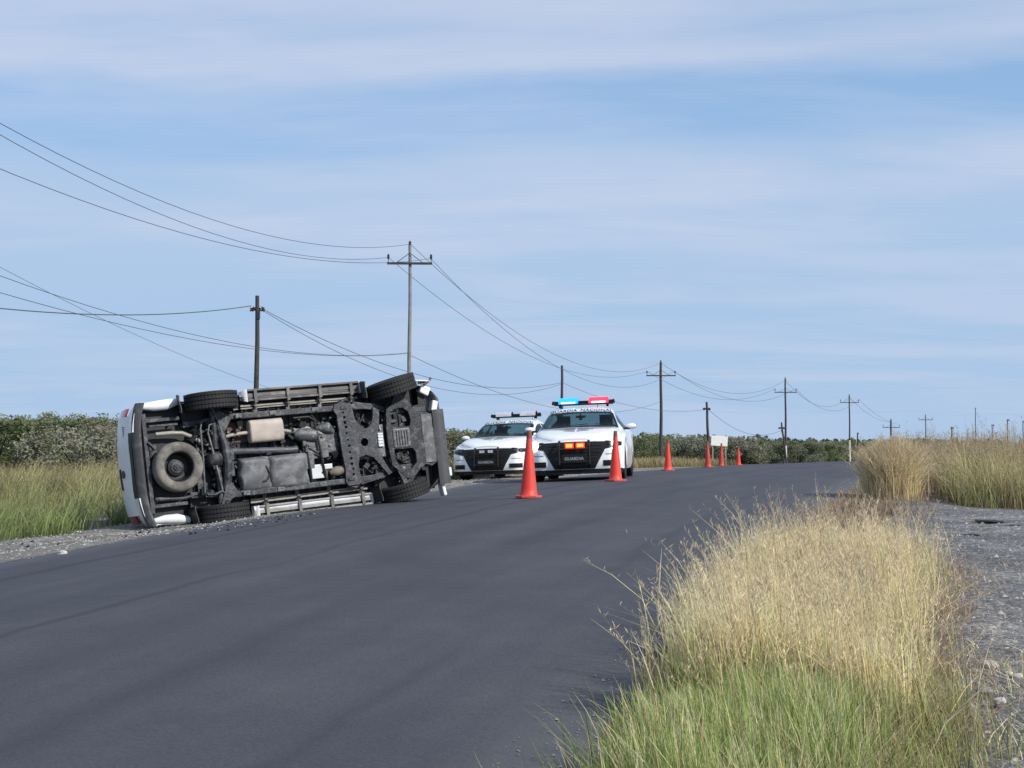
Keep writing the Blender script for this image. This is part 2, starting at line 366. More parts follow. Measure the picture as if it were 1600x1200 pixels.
c = mixc(mnode('MULTIPLY', tot, brk, tree=t), c, (.016, .017, .026), t)
# dust blown in along both edges
eL = mnode('SUBTRACT', 1.0, mnode('DIVIDE', sx.outputs[0], .7, tree=t), clamp=True, tree=t)
eR = mnode('DIVIDE', mnode('SUBTRACT', sx.outputs[0], ROADW - .6, tree=t), .6, clamp=True, tree=t)
ed = mnode('MULTIPLY', mnode('ADD', eL, eR, tree=t), noise(P, 6, 5, .7, t), tree=t)
c = mixc(mnode('MULTIPLY', ed, .55, clamp=True, tree=t), c, (.17, .165, .16), t)
t.links.new(c, b.inputs['Base Color']); b.inputs['Roughness'].default_value = .78; b.inputs['Specular IOR Level'].default_value = .35
bn = t.nodes.new('ShaderNodeBump'); bn.inputs['Strength'].default_value = .55; bn.inputs['Distance'].default_value = .008
t.links.new(fine, bn.inputs['Height']); t.links.new(bn.outputs[0], b.inputs['Normal'])

# ground sheet: fine near, coarse far
ys = np.concatenate([np.arange(-30, 70, .5), np.arange(70, 300, 3), np.geomspace(300, 6000, 40)])
us = np.concatenate([-np.geomspace(5000, 40, 30), np.arange(-38, 0, .6), np.arange(0, ROADW + .01, .7), np.arange(ROADW + .4, 46, .6), np.geomspace(48, 5000, 30)])
Y, Uu = np.meshgrid(ys, us, indexing='ij'); X = edgeL(Y) + Uu
Z = gz(X, Y, True)
inside = sstep(-.1, .35, Uu) * sstep(-.1, .35, ROADW - Uu); Z = Z - .06 * inside - .004
far = sstep(45, 400, np.abs(Uu)); Z = Z + far * 0
ground = np_mesh('ground', np.stack([X, Y, Z], -1).reshape(-1, 3), gridfaces(len(ys), len(us)), soil); tag(ground, kind='structure', label='dry soil plain on both sides of the road')
# the road sheet with ragged edges
ry_ = np.concatenate([np.arange(-25, 3, .25), np.arange(3, 60, .1), np.arange(60, 330, 1.5)])
ru = np.concatenate([[0, .004], np.linspace(.02, .98, 24), [.996, 1]])
Y, T = np.meshgrid(ry_, ru, indexing='ij')
rag = lambda y, k: .07 * np.sin(y * 1.7 + k) + .05 * np.sin(y * 4.3 + 2 * k) + .03 * np.sin(y * 9.7 + k) + .015 * np.sin(y * 23.1 + 3 * k)
a = rag(Y, 0.); bb = ROADW + rag(Y, 3.)
Uv = a + (bb - a) * T; X = edgeL(Y) + Uv; Z = gz(X, Y) + .004
Z = np.where((T == 0) | (T == 1), Z - .03, Z)
road = np_mesh('road', np.stack([X, Y, Z], -1).reshape(-1, 3), gridfaces(len(ry_), len(ru)), ma, uv=np.stack([Uv, Y * 1.04], -1).reshape(-1, 2)); tag(road, kind='structure', label='dark patched asphalt road curving away to the right')
def strip(name, u0, u1, y0, y1, m, label, lift=.006, n=14, ragamp=1.):
    yy = np.arange(y0, y1, .3); tt = np.linspace(0, 1, n); Y, T = np.meshgrid(yy, tt, indexing='ij')
    w0 = u0(Y) if callable(u0) else u0 + 0 * Y; w1 = u1(Y) if callable(u1) else u1 + 0 * Y
    w1 = w1 + ragamp * (.12 * np.sin(Y * 1.3 + u1.__hash__() % 7) + .07 * np.sin(Y * 3.9)); Uv = w0 + (w1 - w0) * T
    X = edgeL(Y) + Uv; Z = gz(X, Y, True) + lift
    o = np_mesh(name, np.stack([X, Y, Z], -1).reshape(-1, 3), gridfaces(len(yy), n), m); tag(o, kind='structure', label=label); return o
strip('road_shoulder', .12, lambda y: -2.9 - .1 * np.sin(y * .4), -5, 60, gravL, 'tan gravel shoulder left of the road', ragamp=-1.)
strip('gravel_pulloff', ROADW + .9, 19., -5, 21.5, gravR, 'blue grey gravel pull-off right of the grass verge', n=60, lift=.010)
strip('grass_verge', ROADW - .08, ROADW + 2.1, -5, 24, dryt, 'strip of dry litter between road and pull-off', lift=.004, n=12)

# ------------------------------------------------------------ the overturned SUV
def interp(keys, x):
    xs = [k[0] for k in keys]; vs = [k[1] for k in keys]
    if x <= xs[0]: return vs[0]
    if x >= xs[-1]: return vs[-1]
    for i in range(len(xs) - 1):
        if x <= xs[i + 1]:
            h = xs[i + 1] - xs[i]; t = (x - xs[i]) / h
            def sl(j):
                if j == 0: return (vs[1] - vs[0]) / (xs[1] - xs[0])
                if j == len(xs) - 1: return (vs[-1] - vs[-2]) / (xs[-1] - xs[-2])
                a_ = (vs[j] - vs[j - 1]) / (xs[j] - xs[j - 1]); b_ = (vs[j + 1] - vs[j]) / (xs[j + 1] - xs[j])
                return 0 if a_ * b_ <= 0 else 2 * a_ * b_ / (a_ + b_)
            m0, m1 = sl(i) * h, sl(i + 1) * h
            return vs[i] * (2 * t**3 - 3 * t**2 + 1) + m0 * (t**3 - 2 * t**2 + t) + vs[i + 1] * (3 * t**2 - 2 * t**3) + m1 * (t**3 - t**2)
NP = 15
class Body:
    def __init__(s, zb, zbelt, yb, zr, yr, axles, rw, zc_):
        s.k = (zb, zbelt, yb, zr, yr); s.ax = axles; s.rw = rw; s.zc = zc_
    def prof(s, x):
        zb, zbelt, yb, zr, yr = (interp(k, x) for k in s.k)
        for a_ in s.ax:
            if abs(x - a_) < s.rw: zb = max(zb, s.zc + math.sqrt(s.rw**2 - (x - a_)**2))
        zm = lambda f: zb + (zbelt - zb) * f
        p = [(yb - .05, zb), (yb - .012, zb + min(.10, .3 * (zbelt - zb))), (yb, zm(.5)), (yb - .004, zm(.78)), (yb - .02, zbelt - .02), (yb - .045, zbelt + .005)]
        e = (yr, max(zr - .10, zbelt + .01))
        for f in (.05, .35, .68, .97): p.append((p[5][0] + (e[0] - p[5][0]) * f, p[5][1] + (e[1] - p[5][1]) * f))
        zt = e[1]
        p += [(yr - .035, zt + (zr - zt) * .55), (yr - .10, zt + (zr - zt) * .9), (yr * .62, zr), (yr * .3, zr + .010), (0, zr + .012)]
        return p
    def S(s, x, t):
        "t in 0..14 along the half profile, 14..28 mirrored"
        sgn = 1
        if t > 14: t = 28 - t; sgn = -1
        p = s.prof(x); i = min(int(t), 13); f = t - i
        return (x, sgn * (p[i][0] + (p[i + 1][0] - p[i][0]) * f), p[i][1] + (p[i + 1][1] - p[i][1]) * f)
    def shell(s, xs, hole=None, inset=0, tmin=0, caps=True):
        mb = MB(); ts = list(range(tmin, 29 - tmin)); n = len(ts); V = []
        for x in xs:
            for tt in ts:
                p = s.S(x, tt)
                if inset: p = (p[0], p[1] * (1 - inset / max(.3, abs(p[1]))) if abs(p[1]) > .05 else p[1], p[2] - inset * (tt > 9 and tt < 19))
                V.append(p)
        Fc = []
        for i in range(len(xs) - 1):
            xm = (xs[i] + xs[i + 1]) / 2
            for j in range(n - 1):
                tm = (ts[j] + ts[j + 1]) / 2; th = tm if tm < 14 else 28 - tm
                if hole and hole(xm, th): continue
                Fc.append((i * n + j, i * n + j + 1, (i + 1) * n + j + 1, (i + 1) * n + j))
        if caps: Fc += [tuple(range(n)), tuple((len(xs) - 1) * n + j for j in range(n))[::-1]]
        return mb.add(V, Fc)
    def patch(s, x0, x1, t0, t1, off=.004, nx=10, nt_=10, mb=None, th=.004, shape=None):
        mb = mb or MB()
        def fn(u, v, o=off):
            x = x0 + (x1 - x0) * u; a0, a1 = (t0, t1) if shape is None else shape(u)
            tt = a0 + (a1 - a0) * v; p = Vector(s.S(x, tt)); e = .01
            du = Vector(s.S(x + e, tt)) - Vector(s.S(x - e, tt)); dv = Vector(s.S(x, min(28, tt + .1))) - Vector(s.S(x, max(0, tt - .1)))
            nn = du.cross(dv)
            if nn.length < 1e-9: return p
            nn.normalize()
            c_ = Vector((0, p.y, p.z - .6))
            if nn.dot(c_) < 0: nn = -nn
            return p + nn * o
        us_ = [i / nx for i in range(nx + 1)]; vs_ = [i / nt_ for i in range(nt_ + 1)]
        mb.grid(fn, us_, vs_)
        if th: mb.grid(lambda u, v: fn(u, v, off - th), us_, vs_)
        return mb

def wheel(parent, c, side, r=.375, wdt=.245, rimr=.22, steer=0, camber=0, deep=.05, mt='rubber', spokes=5, blocks=48, name='wheel'):
    root = bpy.data.objects.new(name, None); COL.objects.link(root); root.parent = parent; root.location = c; root.rotation_euler = (camber, 0, steer); root.empty_display_size = .1
    h = wdt / 2
    pr = [(rimr, -h * .78), (rimr + .02, -h * .95), (r - .10, -h * 1.04), (r - .04, -h * 1.0), (r - .012, -h * .88), (r - .004, -h * .8)]
    for g_ in (-.5, 0, .5): pr += [(r, h * g_ - .022 if g_ else -.022), (r, h * g_ - .008), (r - .012, h * g_ - .006), (r - .012, h * g_ + .006), (r, h * g_ + .008)]
    pr += [(r, h * .7), (r - .004, h * .8), (r - .012, h * .88), (r - .04, h * 1.0), (r - .10, h * 1.04), (rimr + .02, h * .95), (rimr, h * .78)]
    mb = MB(); mb.lathe(pr, 56, 'y')
    for k in range(blocks):
        a_ = 2 * math.pi * k / blocks
        for q in (-.74, .74, -.27, .27):
            rot = Matrix.Rotation(-a_, 3, 'Y') @ Matrix.Rotation(.35 * (1 if q > 0 else -1), 3, 'X')
            mb.box((math.cos(a_) * (r + .001), q * h, math.sin(a_) * (r + .001)), (.006, h * .36, 2 * math.pi * r / blocks * .8), rot)
    mb.build('tyre', mt, root, smooth=35)
    m2 = MB(); s_ = side
    m2.lathe([(rimr + .004, -h * .8), (rimr - .012, -h * .72), (rimr - .015, h * .72), (rimr + .004, h * .8)], 40, 'y')
    m2.lathe([(rimr - .01, s_ * (h * .5 - deep)), (.09, s_ * (h * .62 - deep)), (.07, s_ * (h * .8 - deep)), (.02, s_ * (h * .82 - deep)), (0.001, s_ * (h * .82 - deep))], 32, 'y')
    for k in range(spokes):
        a_ = 2 * math.pi * k / spokes; rot = Matrix.Rotation(-a_, 3, 'Y')
        m2.box((math.cos(a_) * .14, s_ * (h * .70 - deep), math.sin(a_) * .14), (.15, .03, .05), rot)
    m2.build('rim', 'rim', root, smooth=35)
    m3 = MB(); m3.lathe([(.001, -s_ * .02), (.15, -s_ * .02), (.15, -s_ * .045), (.08, -s_ * .05), (.07, -s_ * .11), (.001, -s_ * .11)], 28, 'y'); m3.build('brake_disc', 'frame2', root, smooth=35)
    return root

sb = Body(zb=[(0, .47), (.5, .50), (1.05, .45), (2.5, .42), (4.4, .45), (4.8, .47)],
          zbelt=[(0, 1.0), (1, 1.08), (3.6, 1.06), (4.4, .98), (4.8, .80)],
          yb=[(-.02, .70), (.05, .79), (.25, .85), (.7, .88), (2.4, .89), (4.2, .88), (4.5, .84), (4.7, .74), (4.8, .62)],
          zr=[(-.02, 1.10), (.04, 1.32), (.22, 1.56), (.42, 1.74), (.9, 1.80), (2.3, 1.80), (2.85, 1.72), (3.55, 1.18), (4.3, 1.07), (4.6, .98), (4.8, .84)],
          yr=[(-.02, .64), (.3, .62), (1, .64), (2.8, .63), (3.55, .70), (4.4, .68), (4.8, .55)], axles=(1.05, 3.95), rw=.44, zc_=.40)
def xst(body, a_, b_, extra=()):
    xs = set(np.round(np.arange(a_, b_, .08), 3)) | {a_, b_} | set(extra)
    for q in body.ax:
        for k in range(-12, 13): xs.add(round(q + body.rw * math.sin(k / 12 * math.pi / 2), 4))
    return sorted(xs)
MV = Matrix(((0.84455787, 0.11820084, -0.52225527), (0.52773833, -0.01865719, 0.84920208), (0.09063258, -0.99281442, -0.07813619)))
suv = thing('overturned_suv', 'white SUV lying on its left side with its dirty underside towards the viewer', 'overturned suv')
suv.matrix_world = Matrix.Translation((-4.89219603, 21.00677105, 1.30500008)) @ MV.to_4x4()
body = sb.shell(xst(sb, -.02, 4.8), caps=True).build('body', 'white_dirty', suv, smooth=38)
# glass of the upright world, set proud of the shell
gm = MB()
sb.patch(2.93, 3.50, 10.2, 17.8, .004, mb=gm); gm.build('windshield', 'glassdark', suv, smooth=True)
for sgn in (0, 1):
    for x0, x1 in ((.35, .95), (1.12, 1.95), (2.03, 2.85)):
        g_ = MB(); t0, t1 = (6.3, 8.8) if not sgn else (28 - 8.8, 28 - 6.3)
        sb.patch(x0, x1, t0, t1, .004, mb=g_); g_.build('side_window', 'glassdark', suv, smooth=True)
g_ = MB(); g_.slab(lambda u, v: (-.024 + .0 + (.02 + (v - 1.1) * .36 if v > 1.1 else 0), u, v), [-.58 + .116 * i for i in range(11)], [1.12, 1.25, 1.4, 1.52], (-1, 0, 0), .004)
# tailgate: a separate crowned panel standing proud behind the body
def tg(u, v):  # u = y, v = z
    return (-.07 - .10 * math.sin(min(1, max(0, (v - .45) / .45)) * math.pi / 2) + .07 * (u / .72) ** 2 + .20 * max(0, v - .92) ** 1.3, u, v)
gy = [-.70 + .1 * i for i in range(15)]; gzv = [.50 + .05 * i for i in range(13)]
tgate = MB().slab(tg, gy, gzv, (-1, 0, 0), .05).build('tailgate', 'white_dirty', suv, smooth=50)
sm = lambda lst: [tuple(p) for p in lst]
hd = MB(); hd.slab(lambda u, v: (tg(u, v)[0] - .012, u, v), [.02 + .025 * i for i in range(13)], [.93, .95, .97, .99, 1.01], (-1, 0, 0), .012); hd.build('tailgate_handle', 'black', tgate, bevel=.003)
em = MB(); em.lathe([(.001, -.012), (.05, -.012), (.055, -.004), (.055, .01)], 24, 'x', (tg(.10, .84)[0] - .004, .10, .84)); eo = em.build('emblem', 'valance', tgate, smooth=True)
for z_, s_ in ((.78, 1), (.72, 1)):
    e2 = MB()
    for k in range(7): e2.box((tg(-.50, z_)[0] - .006, -.56 + k * .03, z_), (.008, .018, .028))
    if z_ > .75: e2.build('lettering', 'valance', tgate)
for s_ in (-1, 1):
    tl = MB(); tl.slab(lambda u, v: (tg(s_ * .74, v)[0] + .01 + .5 * (abs(u) - .70), u, v), [s_ * q for q in (.705, .74, .78, .82)], [.82, .92, 1.02, 1.12, 1.22], (-1, 0, 0), .03)
    tl.build('tail_lamp', 'redlens', suv, smooth=True)
# rear bumper: painted corners, dark step pad, grey lower valance
def bump(u, z):
    return (-.125 + .07 * (abs(u) / .72) ** 3 + (.25 * max(0, abs(u) - .72) ** 1.2) * 2.2, u * 1.0, z)
for s_ in (-1, 1):
    MB().slab(lambda u, v: bump(u, v), [s_ * q for q in (.46, .54, .62, .70, .76, .80, .84, .87)], [.45, .50, .56, .64, .72], (-1, 0, 0), .06).build('bumper_corner', 'white_dirty', suv, smooth=50)
    # wrap of the bumper along the flank
    MB().slab(lambda u, v: (u, s_ * (.845 + .04 * min(1, u / .4)), v), [.06, .15, .3, .45, .60], [.45, .50, .56, .62, .68], (0, s_, 0), .05).build('bumper_side', 'white_dirty', suv, smooth=50)
MB().slab(lambda u, v: bump(u, v), [-.46 + .115 * i for i in range(9)], [.50, .57, .64, .70], (-1, 0, 0), .05).build('bumper_step', 'black', suv, smooth=50)
def lowv(u, v): return (-.115 + .10 * (abs(u) / .86) ** 4 + v * .115, u, .47 - .07 * math.sin(min(1, v * 1.3) * math.pi / 2) + .02 * (v > .8))
MB().slab(lowv, [-.86 + .086 * i for i in range(21)], [0, .2, .45, .7, 1], (0, 0, -1), .03).build('bumper_valance', 'valance', suv, smooth=50)
# floor pan with ribs, wheel housings
fl = MB(); fl.box((2.35, 0, .545), (4.5, 1.62, .02))
for k in range(9): fl.box((1.45 + k * .17, .0, .525), (.05, 1.5, .03))
for y_ in (-.7, -.25, .2, .68): fl.box((2.3, y_, .52), (2.6, .06, .04))
fl.build('floor_pan', 'under', suv, bevel=.006)
for xa in (1.05, 3.95):
    for s_ in (-1, 1):
        h_ = MB(); ts = [math.pi * k / 14 for k in range(15)]
        h_.grid(lambda a_, y_: (xa + .45 * math.cos(a_), y_, .40 + .45 * math.sin(a_)), ts, [s_ * .50, s_ * .86])
        h_.add([(xa + .45 * math.cos(a_), s_ * .50, .40 + .45 * math.sin(a_)) for a_ in ts], [tuple(range(15))])
        h_.build('wheel_housing', 'black', suv, smooth=True)
# rear quarter undersides
for s_ in (-1, 1):
    q = MB(); q.tube([(.08, s_ * .80, .47), (.22, s_ * .79, .44), (.40, s_ * .80, .44), (.58, s_ * .84, .47)], [.04, .06, .07, .05], 14); q.build('quarter_lip', 'white_dirty', suv, smooth=True)
    q = MB(); q.box((.33, s_ * .60, .46), (.5, .05, .06)); q.box((.33, s_ * .52, .42), (.42, .03, .03)); q.build('rear_rail', 'frame', suv, bevel=.006)
# frame rails
def railpts(s_): return [(.62, s_ * .50, .47), (.95, s_ * .52, .50), (1.2, s_ * .56, .43), (1.5, s_ * .555, .38), (3.3, s_ * .545, .37), (3.6, s_ * .53, .39), (3.85, s_ * .44, .44), (4.5, s_ * .42, .45)]
for s_ in (-1, 1):
    P_ = railpts(s_); fr = MB()
    for a_, b_ in zip(P_[:-1], P_[1:]):
        a_, b_ = Vector(a_), Vector(b_); d_ = b_ - a_; rot = d_.to_track_quat('X', 'Z').to_matrix(); fr.box((a_ + b_) / 2, (d_.length + .02, .085, .11), rot)
    fr.build('frame_rail', 'frame', suv, bevel=.01)
    for k, x_ in enumerate((1.42, 1.95, 2.62, 3.22)):
        br = MB(); br.box((x_, s_ * .555, .316), (.10, .06, .016)); br.tube([(x_ + .02, s_ * .54, .32), (x_ + .02, s_ * .54, .296)], .014, 6); br.build('rail_bracket', 'alu', suv, bevel=.003)
    # rocker / brake lines
    ln = MB(); ln.tube([(1.4, s_ * .66, .46), (2.2, s_ * .665, .465), (3.35, s_ * .655, .46)], .012, 6); ln.tube([(1.4, s_ * .70, .47), (3.4, s_ * .69, .47)], .018, 6); ln.build('brake_line', 'pipe', suv)
# spare tyre under the tail
sp = bpy.data.objects.new('spare_wheel', None); COL.objects.link(sp); sp.parent = suv; sp.location = (.455, .085, .36)
MB().lathe([(.205, .075), (.225, .095), (.28, .112), (.32, .108), (.345, .085), (.352, .05), (.348, .02), (.352, 0), (.352, -.05), (.345, -.085), (.32, -.108), (.28, -.114), (.235, -.100), (.212, -.08), (.205, -.05), (.205, .05)], 56, 'z', closed=True).build('tyre', 'spare', sp, smooth=50)
MB().lathe([(.212, -.082), (.200, -.070), (.195, .06), (.17, .09), (.13, .095), (.12, .06), (.10, .05), (.001, .05)], 48, 'z').build('rim', 'under', sp, smooth=40)
wn = MB(); wn.lathe([(.085, .049), (.08, .035), (.05, .03), (.045, .015), (.001, .015)], 24, 'z'); wn.box((0, 0, .01), (.03, .03, .02))
for k in range(5): wn.tube([(math.cos(k * 1.257) * .035, math.sin(k * 1.257) * .035, .03), (math.cos(k * 1.257) * .035, math.sin(k * 1.257) * .035, .005)], .007, 6)
wn.build('hoist_plate', 'frame', sp, smooth=30)
cr = MB(); cr.box((.06, .0, .45), (.06, 1.4, .07)); cr.box((.80, 0, .50), (.08, 1.1, .06)); cr.box((.14, -.22, .42), (.10, .08, .05)); cr.tube([(.08, -.30, .40), (.16, -.20, .38), (.2, -.14, .41)], .02, 8); cr.tube([(.10, .50, .41), (.5, .53, .42), (.72, .50, .44)], .028, 8)
cr.build('rear_crossmember', 'frame', suv, bevel=.006)
MB().tube([(.12, -.13, .40), (.17, -.17, .385), (.2, -.12, .40), (.16, -.09, .41)], .022, 8).build('tow_loop', 'alu', suv, smooth=True)
# exhaust
MB().tube([(.20, -.40, .40), (.42, -.40, .39), (.58, -.385, .385), (.72, -.32, .39), (.88, -.22, .44), (1.0, -.19, .50)], .030, 12).build('tailpipe', 'pipe', suv, smooth=True)
MB().tube([(1.05, -.24, .48), (1.2, -.27, .42), (1.35, -.30, .39), (1.62, -.31, .38)], .026, 12).build('exhaust_pipe', 'muffler', suv, smooth=True)
mf = MB()
def sup(a_, ry2, rz2): cs, sn = math.cos(a_), math.sin(a_); return (abs(cs) ** .55 * math.copysign(1, cs) * ry2, abs(sn) ** .55 * math.copysign(1, sn) * rz2)
mf.grid(lambda x_, a_: (x_, -.315 + sup(a_, .165 * (.90 if x_ in (1.57, 2.09) else 1), 1)[0], .375 + sup(a_, 1, .085 * (.85 if x_ in (1.57, 2.09) else 1))[1]), [1.57, 1.585, 1.62, 1.8, 2.0, 2.075, 2.09], [2 * math.pi * k / 32 for k in range(33)])
mf.add([(1.57, -.315 + sup(2 * math.pi * k / 32, .148, 1)[0], .375 + sup(2 * math.pi * k / 32, 1, .072)[1]) for k in range(32)], [tuple(range(32))])
mf.add([(2.09, -.315 + sup(2 * math.pi * k / 32, .148, 1)[0], .375 + sup(2 * math.pi * k / 32, 1, .072)[1]) for k in range(32)], [tuple(range(32))])
mf.build('muffler', 'muffler', suv, smooth=40)
hs = MB(); hs.box((1.47, -.33, .50), (.36, .30, .02)); hs.box((1.38, -.35, .40), (.04, .04, .16)); hs.build('heat_shield', mat('rusty_heat_shield', (.07, .04, .035), .7), suv)
MB().tube([(2.08, -.30, .385), (2.25, -.26, .40), (2.5, -.30, .41), (2.75, -.18, .42), (3.3, .18, .43), (3.6, .30, .42)], .028, 12).build('exhaust_pipe', 'pipe', suv, smooth=True)
MB().tube([(2.78, .40, .40), (2.83, .39, .395), (2.90, .385, .39), (3.04, .37, .39), (3.10, .36, .39)], [.03, .065, .075, .065, .03], 14).build('catalytic_converter', mat('brown_converter_steel', (.16, .115, .085), .6, .3, dust=(.22, .2, .17)), suv, smooth=True)
# fuel tank: two soft lobes with a groove
def lobe(x0, x1, y0, y1, z0, z1, r_=.07):
    mb = MB(); n_ = 10; nx_, ny_ = 16, 14
    def f_(u, v, side):
        x_ = x0 + (x1 - x0) * u; y_ = y0 + (y1 - y0) * v
        e = (1 - abs(2 * u - 1) ** 9) * (1 - abs(2 * v - 1) ** 7); e = max(0, e) ** .45
        bumpz = .014 * math.sin(u * 9 + v * 4) + .010 * math.sin(v * 11 + u * 3)
        zm_ = (z0 + z1) / 2
        return (x_ + .01 * math.sin(v * 9), y_, zm_ - side * (zm_ - z0 + bumpz) * e)
    us_ = [.5 - .5 * math.cos(math.pi * i / nx_) for i in range(nx_ + 1)]; vs_ = [.5 - .5 * math.cos(math.pi * i / ny_) for i in range(ny_ + 1)]
    mb.grid(lambda u, v: f_(u, v, 1), us_, vs_); mb.grid(lambda u, v: f_(u, v, -1), us_, vs_, True); return mb
ft = lobe(1.36, 1.83, .055, .54, .29, .50).build('fuel_tank', 'tank', suv, smooth=60); lobe(1.80, 2.42, .06, .545, .275, .50).build('tank_lobe', 'tank', ft, smooth=60)
st = MB(); st.tube([(1.74, .20, .285), (1.80, .33, .28), (1.74, .40, .285), (1.66, .42, .29)], .014, 8); st.build('tank_strap', 'under', ft); MB().tube([(2.44, .02, .36), (2.45, .3, .34), (2.47, .56, .36)], .016, 8).build('tank_strap', 'under', ft)
# driveshaft and transfer case
MB().tube([(1.28, -.06, .42), (1.36, -.06, .42), (1.38, -.055, .42), (2.2, .0, .41), (2.3, .005, .41)], [.06, .06, .048, .048, .065], 14).build('driveshaft', mat('dark_driveshaft_steel', (.06, .065, .08), .45, .4, dust=(.12, .12, .13)), suv, smooth=40)
tr = MB(); tr.tube([(2.28, -.22, .42), (2.36, -.21, .41), (2.60, -.18, .41), (2.66, -.18, .42)], [.06, .10, .11, .06], 12); tr.box((2.46, .18, .40), (.16, .26, .10)); tr.box((2.62, .0, .44), (.36, .34, .12)); tr.box((2.85, -.05, .45), (.26, .30, .12)); tr.box((2.42, -.05, .39), (.06, .52, .05)); tr.box((2.66, .36, .43), (.18, .14, .1))
tr.tube([(2.66, -.30, .44), (2.82, -.27, .40), (2.92, -.20, .42)], [.05, .09, .05], 12); tr.tube([(3.06, -.16, .40), (3.06, -.16, .34)], .07, 14)
tr.build('transmission', 'alu', suv, smooth=30, bevel=.012)
MB().tube([(2.28, -.455, .36), (2.52, -.455, .345), (2.60, -.40, .34), (2.64, .0, .335), (2.68, .40, .34), (2.70, .50, .36)], .019, 8).build('brake_hose', 'under', suv, smooth=True)
sh = MB(); sh.box((2.58, .36, .36), (.20, .20, .014)); sh.box((2.76, .30, .375), (.13, .07, .02)); sh.build('heat_shield', 'bright', suv, bevel=.004, label='bright reflective heat shield near the middle')
# holed crossmember with K shaped brace
def circ(cx, cy, r_, n_=10): return [(cx + r_ * math.cos(2 * math.pi * k / n_), cy + r_ * math.sin(2 * math.pi * k / n_)) for k in range(n_)]
outl = [(2.93, -.60), (3.05, -.63), (3.20, -.60), (3.22, -.50), (3.24, -.36), (3.32, -.24), (3.42, -.20), (3.50, -.26), (3.54, -.36), (3.56, -.52), (3.66, -.46), (3.65, -.36), (3.63, -.22), (3.58, -.10), (3.57, .06), (3.61, .22), (3.68, .36), (3.76, .50), (3.70, .53), (3.58, .36), (3.48, .24), (3.36, .19), (3.25, .22), (3.22, .32), (3.23, .46), (3.28, .56), (3.20, .62), (3.02, .62), (2.98, .55), (3.0, .40), (2.97, .10), (2.96, -.2), (2.95, -.45), (2.90, -.52)]
hol = [circ(3.06, -.47, .016), circ(3.07, -.40, .020), circ(3.07, -.32, .022), circ(3.08, -.25, .022), circ(3.08, -.16, .016), circ(3.09, -.06, .016), circ(3.10, .03, .018), circ(3.10, .13, .016), circ(3.11, .22, .020), circ(3.11, .30, .022), circ(3.12, .38, .022), circ(3.12, .46, .018), circ(3.36, .0, .062, 14)]
MB().prism(outl, .335, .290, hol).build('crossmember', 'frame', suv, bevel=.004)
for s_, y_ in ((-1, -.56), (1, .54)):
    ml = MB(); ml.box((3.08, y_ * .97, .286), (.12, .045, .02)); ml.build('crossmember_mount', 'frame2', suv, bevel=.006)
    ml = MB(); ml.box((3.42, s_ * .55, .36), (.36, .09, .07), Matrix.Rotation(-s_ * .18, 3, 'Z')); ml.build('rail_gusset', 'frame', suv, bevel=.006)
    MB().tube([(3.02, s_ * .62, .36), (3.15, s_ * .66, .33), (3.22, s_ * .60, .36)], .03, 8).build('torsion_bar_end', 'frame2', suv, smooth=True)
# front subframe, sump, radiator guard
so = [(3.78, -.46), (3.84, -.50), (3.95, -.60), (4.04, -.66), (4.10, -.62), (4.20, -.48), (4.30, -.40), (4.50, -.36), (4.56, -.1), (4.58, .15), (4.56, .40), (4.46, .46), (4.36, .42), (4.26, .48), (4.18, .56), (4.08, .63), (4.0, .60), (3.86, .46), (3.78, .38), (3.75, .1), (3.75, -.2)]
h1 = [(3.84, -.41), (3.92, -.46), (4.06, -.47), (4.15, -.40), (4.18, -.28), (4.15, -.18), (3.84, -.18)]
h2 = [(3.84, .15), (4.16, .16), (4.21, .24), (4.20, .38), (4.12, .46), (3.98, .46), (3.90, .40), (3.85, .30)]
MB().prism(so, .335, .292, [h1, h2]).build('front_subframe', 'frame2', suv, bevel=.005)
su = MB(); su.box((3.99, -.01, .325), (.30, .30, .10)); su.box((3.66, .0, .44), (.16, .5, .16)); su.build('oil_pan', 'alu', suv, bevel=.02)
rbs = MB()
for k in range(5): rbs.box((3.90 + k * .045, -.01, .268), (.012, .22, .012))
rbs.build('sump_ribs', 'frame', suv)
rg = MB(); rg.slab(lambda u, v: (4.36 + u * .18, v, .285 - .015 * math.sin(u * math.pi)), [0, .25, .5, .75, 1], [-.34, -.2, 0, .2, .40], (0, 0, -1), .02); rg.build('skid_plate', 'tank', suv, smooth=True)
fb = MB(); fb.box((3.98, 0, .48), (.5, .8, .14)); fb.build('engine_block', 'under', suv, bevel=.02)
for c_, d_ in (((3.90, -.33, .40), (.16, .16, .06)), ((4.06, -.28, .41), (.08, .20, .05)), ((4.05, .32, .41), (.10, .12, .06)), ((3.93, .26, .40), (.06, .10, .08))):
    MB().box(c_, d_).build('accessory_housing', 'frame2', suv, bevel=.012)
MB().tube([(3.86, .24, .40), (4.0, .34, .38), (4.12, .30, .40)], .03, 8).build('coolant_hose', 'black', suv, smooth=True)
bt = MB(); bt.box((3.655, -.02, .345), (.085, .20, .02)); bt.tube([(3.66, -.22, .34), (3.665, -.16, .335)], .014, 8)
for k in range(5): bt.box((3.655, -.10 + k * .045, .330), (.08, .012, .01))
bt.build('finned_cover', 'bright', suv)
